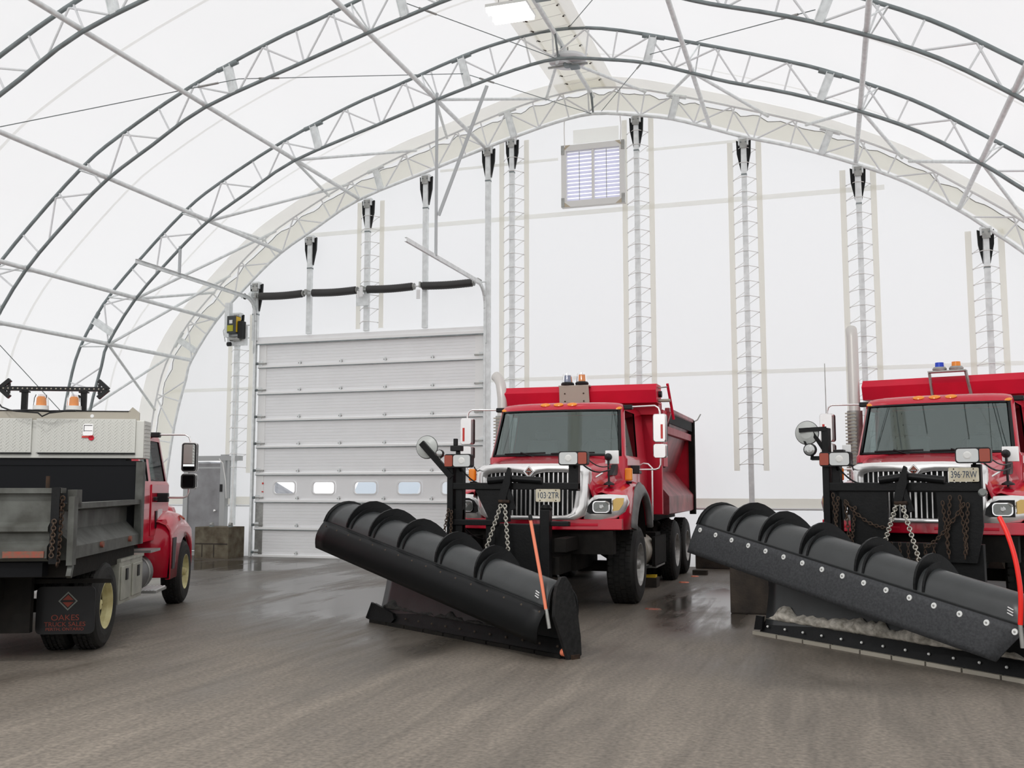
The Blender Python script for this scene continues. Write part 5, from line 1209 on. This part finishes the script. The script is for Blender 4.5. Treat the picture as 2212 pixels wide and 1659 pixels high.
def snow_plow(loc, ang, style, label):
    r = empty('snow_plow', (loc[0], loc[1], .0), ang); tag(r, label, 'plow')
    b = MB(); b.loft([msec(i/24) for i in range(25)], 'plow'); b.build('moldboard', r, solid=.014)
    b = MB(); b.tube([msec(i/12)[-1] for i in range(13)], .018, 'black', 8); b.build('nose_bar', r)
    b = MB(); b.loft([[p+Vector((0, 0, .0)) for p in msec(0, .002)[8:]]]+[[p+Vector((-.018, 0, 0)) for p in msec(0, .03)[8:]]], 'black'); b.tube(msec(0, .008)[6:], .016, 'black', 6); b.build('end_rim', r); b = MB(); b.tube(msec(1, .004)[2:], .014, 'black', 6); b.build('end_rim', r)
    # curved ribs over the roll
    for t in (.12, .24, .385, .56, .728):
        for dt, hgt in ((0, .13), (.020, .065)):
            a = msec(t+dt, .0); i0 = 6; o = msec(t+dt, 1.0); n = NC-1; lo, hi = [], []
            for i in range(i0, n):
                nn = (o[i]-a[i]); k = (i-i0)/(n-i0); h_ = hgt*lerp(1, .35, max(0, (k-.55)/.45)**2)*(.6+.4*min(1, k*4)); h_ = hgt*min(1, k*4+.3)*min(1, (1-k)*2.0+.10)
                lo.append(a[i]); hi.append(a[i]+nn*h_)
            b = MB(); w_ = Vector((.012, 0, 0)); b.loft([[p-w_ for p in lo], [p-w_ for p in hi], [p+w_ for p in hi], [p+w_ for p in lo]], 'black', False); b.build('curved_rib', r)
        # back stiffener
        a = msec(t, .012); o = msec(t, .10); b = MB(); w_ = Vector((.01, 0, 0)); b.loft([[p-w_ for p in a[2:20]], [p-w_ for p in o[2:20]], [p+w_ for p in o[2:20]], [p+w_ for p in a[2:20]]], 'black', False); b.build('back_stiffener', r)
    # flap
    TL, TR = Vector(LEFT[-1])+Vector((0, -.02, .01)), Vector(RIGHT[-1])+Vector((0, -.02, .01)); BL, BR = Vector((-.60, -.45, .855)), Vector((3.20, -.30, .15))
    if style == 2: TL = TL+Vector((0.0, 0, 0)); BR = Vector((3.02, -.30, .185))
    rows = []
    for i in range(7):
        k = i/6; bul = (.05 if style == 1 else .012)*sin(PI*k); rows.append([TL.lerp(TR, j/20).lerp(BL.lerp(BR, j/20), k)+Vector((0, -bul, .0)) for j in range(21)])
    b = MB(); b.loft(rows, 'flap' if style == 1 else 'flap2'); b.build('rubber_flap', r, solid=.014)
    N = 15
    for i in range(N+1):
        k = (i+.35)/(N+.6); p = TL.lerp(TR, k).lerp(BL.lerp(BR, k), .13 if style == 1 else .15)+Vector((0, -.02 if style == 1 else -.012, 0))
        b = MB()
        if style == 1: b.lathe([(0, .016), (.008, .012)], p, (0, -1, .2), 'boltr', 8)
        else: b.lathe([(0, .027), (.006, .025)], p, (0, -1, .2), 'boltw', 14); b.lathe([(.006, .010), (.014, .008)], p, (0, -1, .2), 'steel', 6)
        b.build('flap_bolt', r)
    # end plate
    P = [(-.20, .40), (-.19, .56), (-.165, .68), (-.11, .755), (-.05, .755), (.01, .68), (.06, .56), (.10, .38), (.13, .2), (.14, .03), (.10, .0), (-.03, .0)]
    b = MB(); b.prism(P, lambda y, z: (3.29, y, z), lambda y, z: (3.33, y, z), 'endpl'); b.build('end_plate', r)
    b = MB(); b.lathe([(-.02, .035), (.02, .035)], (3.27, -.03, .06), (1, 0, 0), 'orange' if style == 1 else 'rust', 12); b.box(3.30, 3.35, .0, .10, .0, .04, 'rust'); b.build('plate_pin', r)
    # cutting edge
    b = MB(); n_ = 9
    b.add([(.04, -.03, .0), (3.27, -.03, 0), (3.28, .03, .16), (.08, .05, .17), (.04, .0, .0), (3.27, 0, 0), (3.28, .05, .16), (.08, .075, .17)], [(0, 1, 2, 3), (7, 6, 5, 4), (0, 3, 7, 4), (1, 5, 6, 2), (3, 2, 6, 7), (0, 4, 5, 1)], 'black')
    b.build('cutting_edge', r)
    for k in range(n_):
        x0, x1 = -.02+k*3.28/n_, -.02+(k+1)*3.28/n_-.02; b = MB(); b.box(x0, x1, -.055, -.005, .0, .036, 'tan' if style == 2 else 'under'); b.build('wear_segment', r)
    for k in range(13):
        x = .16+k*.25; b = MB(); b.lathe([(0, .014), (.01, .010)], (x, -.005, .10), (0, -1, .25), 'boltw' if style == 2 else 'boltr', 8); b.build('edge_bolt', r)
    b = MB(); b.prism([(-.08, .03), (-.04, .20), (.02, .22), (.42, .14), (.46, .08), (.40, .03)] if style == 1 else [(-.02, .05), (.0, .20), (.1, .20), (.1, .06)], lambda x, z: (x, -.04+z*.12, z), lambda x, z: (x, -.01+z*.12, z), 'black')
    if style == 1: b.tube([(-.10, -.03, .04), (-.03, .0, .22)], .022, 'black', 8)
    b.build('edge_shoe', r)
    # maker's stripes at the right end
    b = MB()
    for k in range(3):
        p = msec(.955+.0*k)[-4-k] if False else msec(.955)[NC-3]+Vector((k*.0, 0, 0)); q0 = msec(.952, .009)[NC-3].lerp(msec(.952, .009)[NC-4], k*.5); q1 = msec(.965, .009)[NC-3].lerp(msec(.965, .009)[NC-4], k*.5-.25); b.bar(q0, q1, .006, .010, 'label', (0, 1, 0))
    b.build('white_mark', r)
    # back frame, hydraulic ram
    cx_ = 1.75; b = MB()
    b.bar((.55, .26, .40), (2.95, .20, .30), .10, .12, 'black'); b.bar((.7, .30, .40), (1.55, .95, .42), .10, .10, 'black'); b.bar((2.8, .25, .32), (2.0, .95, .40), .10, .10, 'black'); b.bar((.8, .24, .85), (1.7, .85, .50), .07, .07, 'black'); b.build('swing_frame', r)
    b = MB(); b.tube([(.30, .45, .95), (.85, .75, .80)], .045, 'black', 10); b.tube([(.12, .36, 1.0), (.32, .46, .95)], .022, 'steel', 8); b.lathe([(-.03, .05), (.03, .05)], (.32, .46, .95), (1, .5, -.2), 'steel', 10); b.build('hydraulic_ram', r)
    # marker rod
    b = MB()
    if style == 1:
        b.tube([(3.26, -.24, .45), (3.20, -.24, .70), (3.02, -.22, 1.28)], .016, 'orange', 10); b.tube([(3.03, -.22, 1.27), (3.015, -.22, 1.32)], .019, 'black', 10); b.tube([(3.30, -.24, .30), (3.26, -.24, .47)], .018, 'steel', 8)
    else:
        PR = catmull([(3.22, -.26, .50), (3.235, -.26, .75), (3.20, -.25, 1.00), (3.13, -.23, 1.2), (3.05, -.21, 1.34)], 5); b.tube(PR, .02, 'redrod', 10); b.tube([(3.23, -.26, .32), (3.22, -.26, .50)], .018, 'steel', 8)
    b.build('marker_rod', r)
    # packed slush above the cutting edge
    b = MB(); secs = []; NS = 110; rnd = random.Random(3+style)
    x0, x1 = (.12, 2.3) if style == 1 else (.10, 3.1)
    for i in range(NS+1):
        k = i/NS; x = lerp(x0, x1, k); hgt = (.07 if style == 1 else .15)*(.5+.9*noise.noise((x*3.2, style*5, 0))+.35*noise.noise((x*11, 2, style)))
        if style == 2: hgt += .09*math.exp(-((x-.30)/.22)**2)+.06*math.exp(-((x-1.5)/.6)**2)
        else: hgt += .07*math.exp(-((x-.25)/.2)**2)
        hgt = max(.012, hgt*min(1, k*14, (1-k)*8)); ring = []
        for j in range(9):
            a = PI*j/8; dn = noise.noise((x*9, j*.8, style))*.03+noise.noise((x*24, j*1.9, style))*.014
            z = .165+hgt*(1-cos(a))/2; yb_ = lerp(.06, .10, min(1, (z-.165)/.25))
            ring.append((x, yb_-(.010+hgt*.42+dn)*sin(a), z+dn*.4))
        secs.append(ring)
    b.loft(secs, 'slush' if style == 2 else 'slushd', True); o = b.build('packed_slush', r); o['kind'] = 'stuff'
    return r
pl1 = snow_plow((-5.14, 10.87), math.atan2(-.53, .85), 1, 'black snow plow of the middle truck with smooth flap and orange marker rod')
pl2 = snow_plow((-.78, 11.25), math.atan2(-.68, .74), 2, 'black snow plow at the right with white flap washers and red marker rod')
# lift chains between mast and plow
def lift_chain(root_, Y, x0, z0, ends, lb):
    mw = Matrix.Translation(root_.location) @ Matrix.Rotation(root_.rotation_euler[2], 4, 'Z')
    for k, (x1, y1, z1) in enumerate(ends):
        b = MB(); chain_mb(b, mw @ Vector((x0+(-.03 if k == 0 else .02), Y, z0)), mw @ Vector((x1, y1, z1)), 19, 'chain', .030, .0085); tag(b.build('lift_chain'), lb % ('left' if k == 0 else 'right'), 'chain')
lift_chain(r1, -2.0, -.13, 1.36, [(-.40, -1.98, .70), (-.05, -2.02, .66)], 'galvanised lift chain of the middle plow, %s strand')
lift_chain(r2, -2.0, -.03, 1.40, [(-.25, -1.95, .86), (.16, -2.02, .76)], 'galvanised lift chain of the right plow, %s strand')

# ---------------------------------------------------------------- small things on the floor
b = MB(); b.box(-2.98, -2.62, 15.78, 16.10, 0, .15, 'concd'); tag(b.build('wheel_chock'), 'dark low block under the side of the middle truck, yellow board on it', 'block')
b = MB(); b.box(-2.86, -2.64, 15.82, 15.98, .151, .19, 'yellow'); tag(b.build('wood_offcut'), 'yellow board lying on the dark block beside the middle truck wheels', 'board')
b = MB(); secs = []
for i in range(9):
    a = PI*i/8; secs.append([(-2.91+.055*cos(2*PI*j/12)*sin(a)*(1+.4*noise.noise((i, j, 1))), 15.90+.09*sin(2*PI*j/12)*sin(a), .152+max(0.0, .04-.04*cos(a)+.02*noise.noise((i*2, j, 3)))) for j in range(12)])
b.loft(secs, 'label', False, True); tag(b.build('crumpled_bag'), 'crumpled white bag on the dark block behind the middle truck front wheel', 'bag')
b = MB(); b.box(-2.38, -2.12, 18.25, 18.42, 0, .08, 'concd'); tag(b.build('wheel_chock'), 'dark chock beside the rearmost wheel of the middle truck', 'chock')
for (x, y, w_, h_, lb) in ((-2.33, 16.75, .16, .14, 'small orange rag beside the first rear wheel of the middle truck'), (-2.30, 17.9, .13, .16, 'small orange rag just in front of the dark chock'), (-2.22, 13.05, .20, .10, 'small faded orange rag beside the front wheel of the middle truck')):
    b = MB(); P = [(cos(q)*w_/2*(1+.3*sin(3*q)), sin(q)*h_/2*(1+.25*cos(2*q))) for q in [2*PI*k/12 for k in range(12)]]; b.prism(P, lambda u, v: (x+u, y+v, 0), lambda u, v: (x+u*.8, y+v*.8, .014), 'rustred' if y < 14 else 'orange'); tag(b.build('orange_rag'), lb, 'rag')
b = MB()
for k in range(3): b.tube([(-2.1+.24*cos(a), 19.80+.09*sin(a), .435+k*.02) for a in [2*PI*j/20 for j in range(20)]], .012, 'orange', 6, closed=True)
tag(b.build('extension_cord'), 'coiled orange cord on the curb behind the middle truck', 'cord')
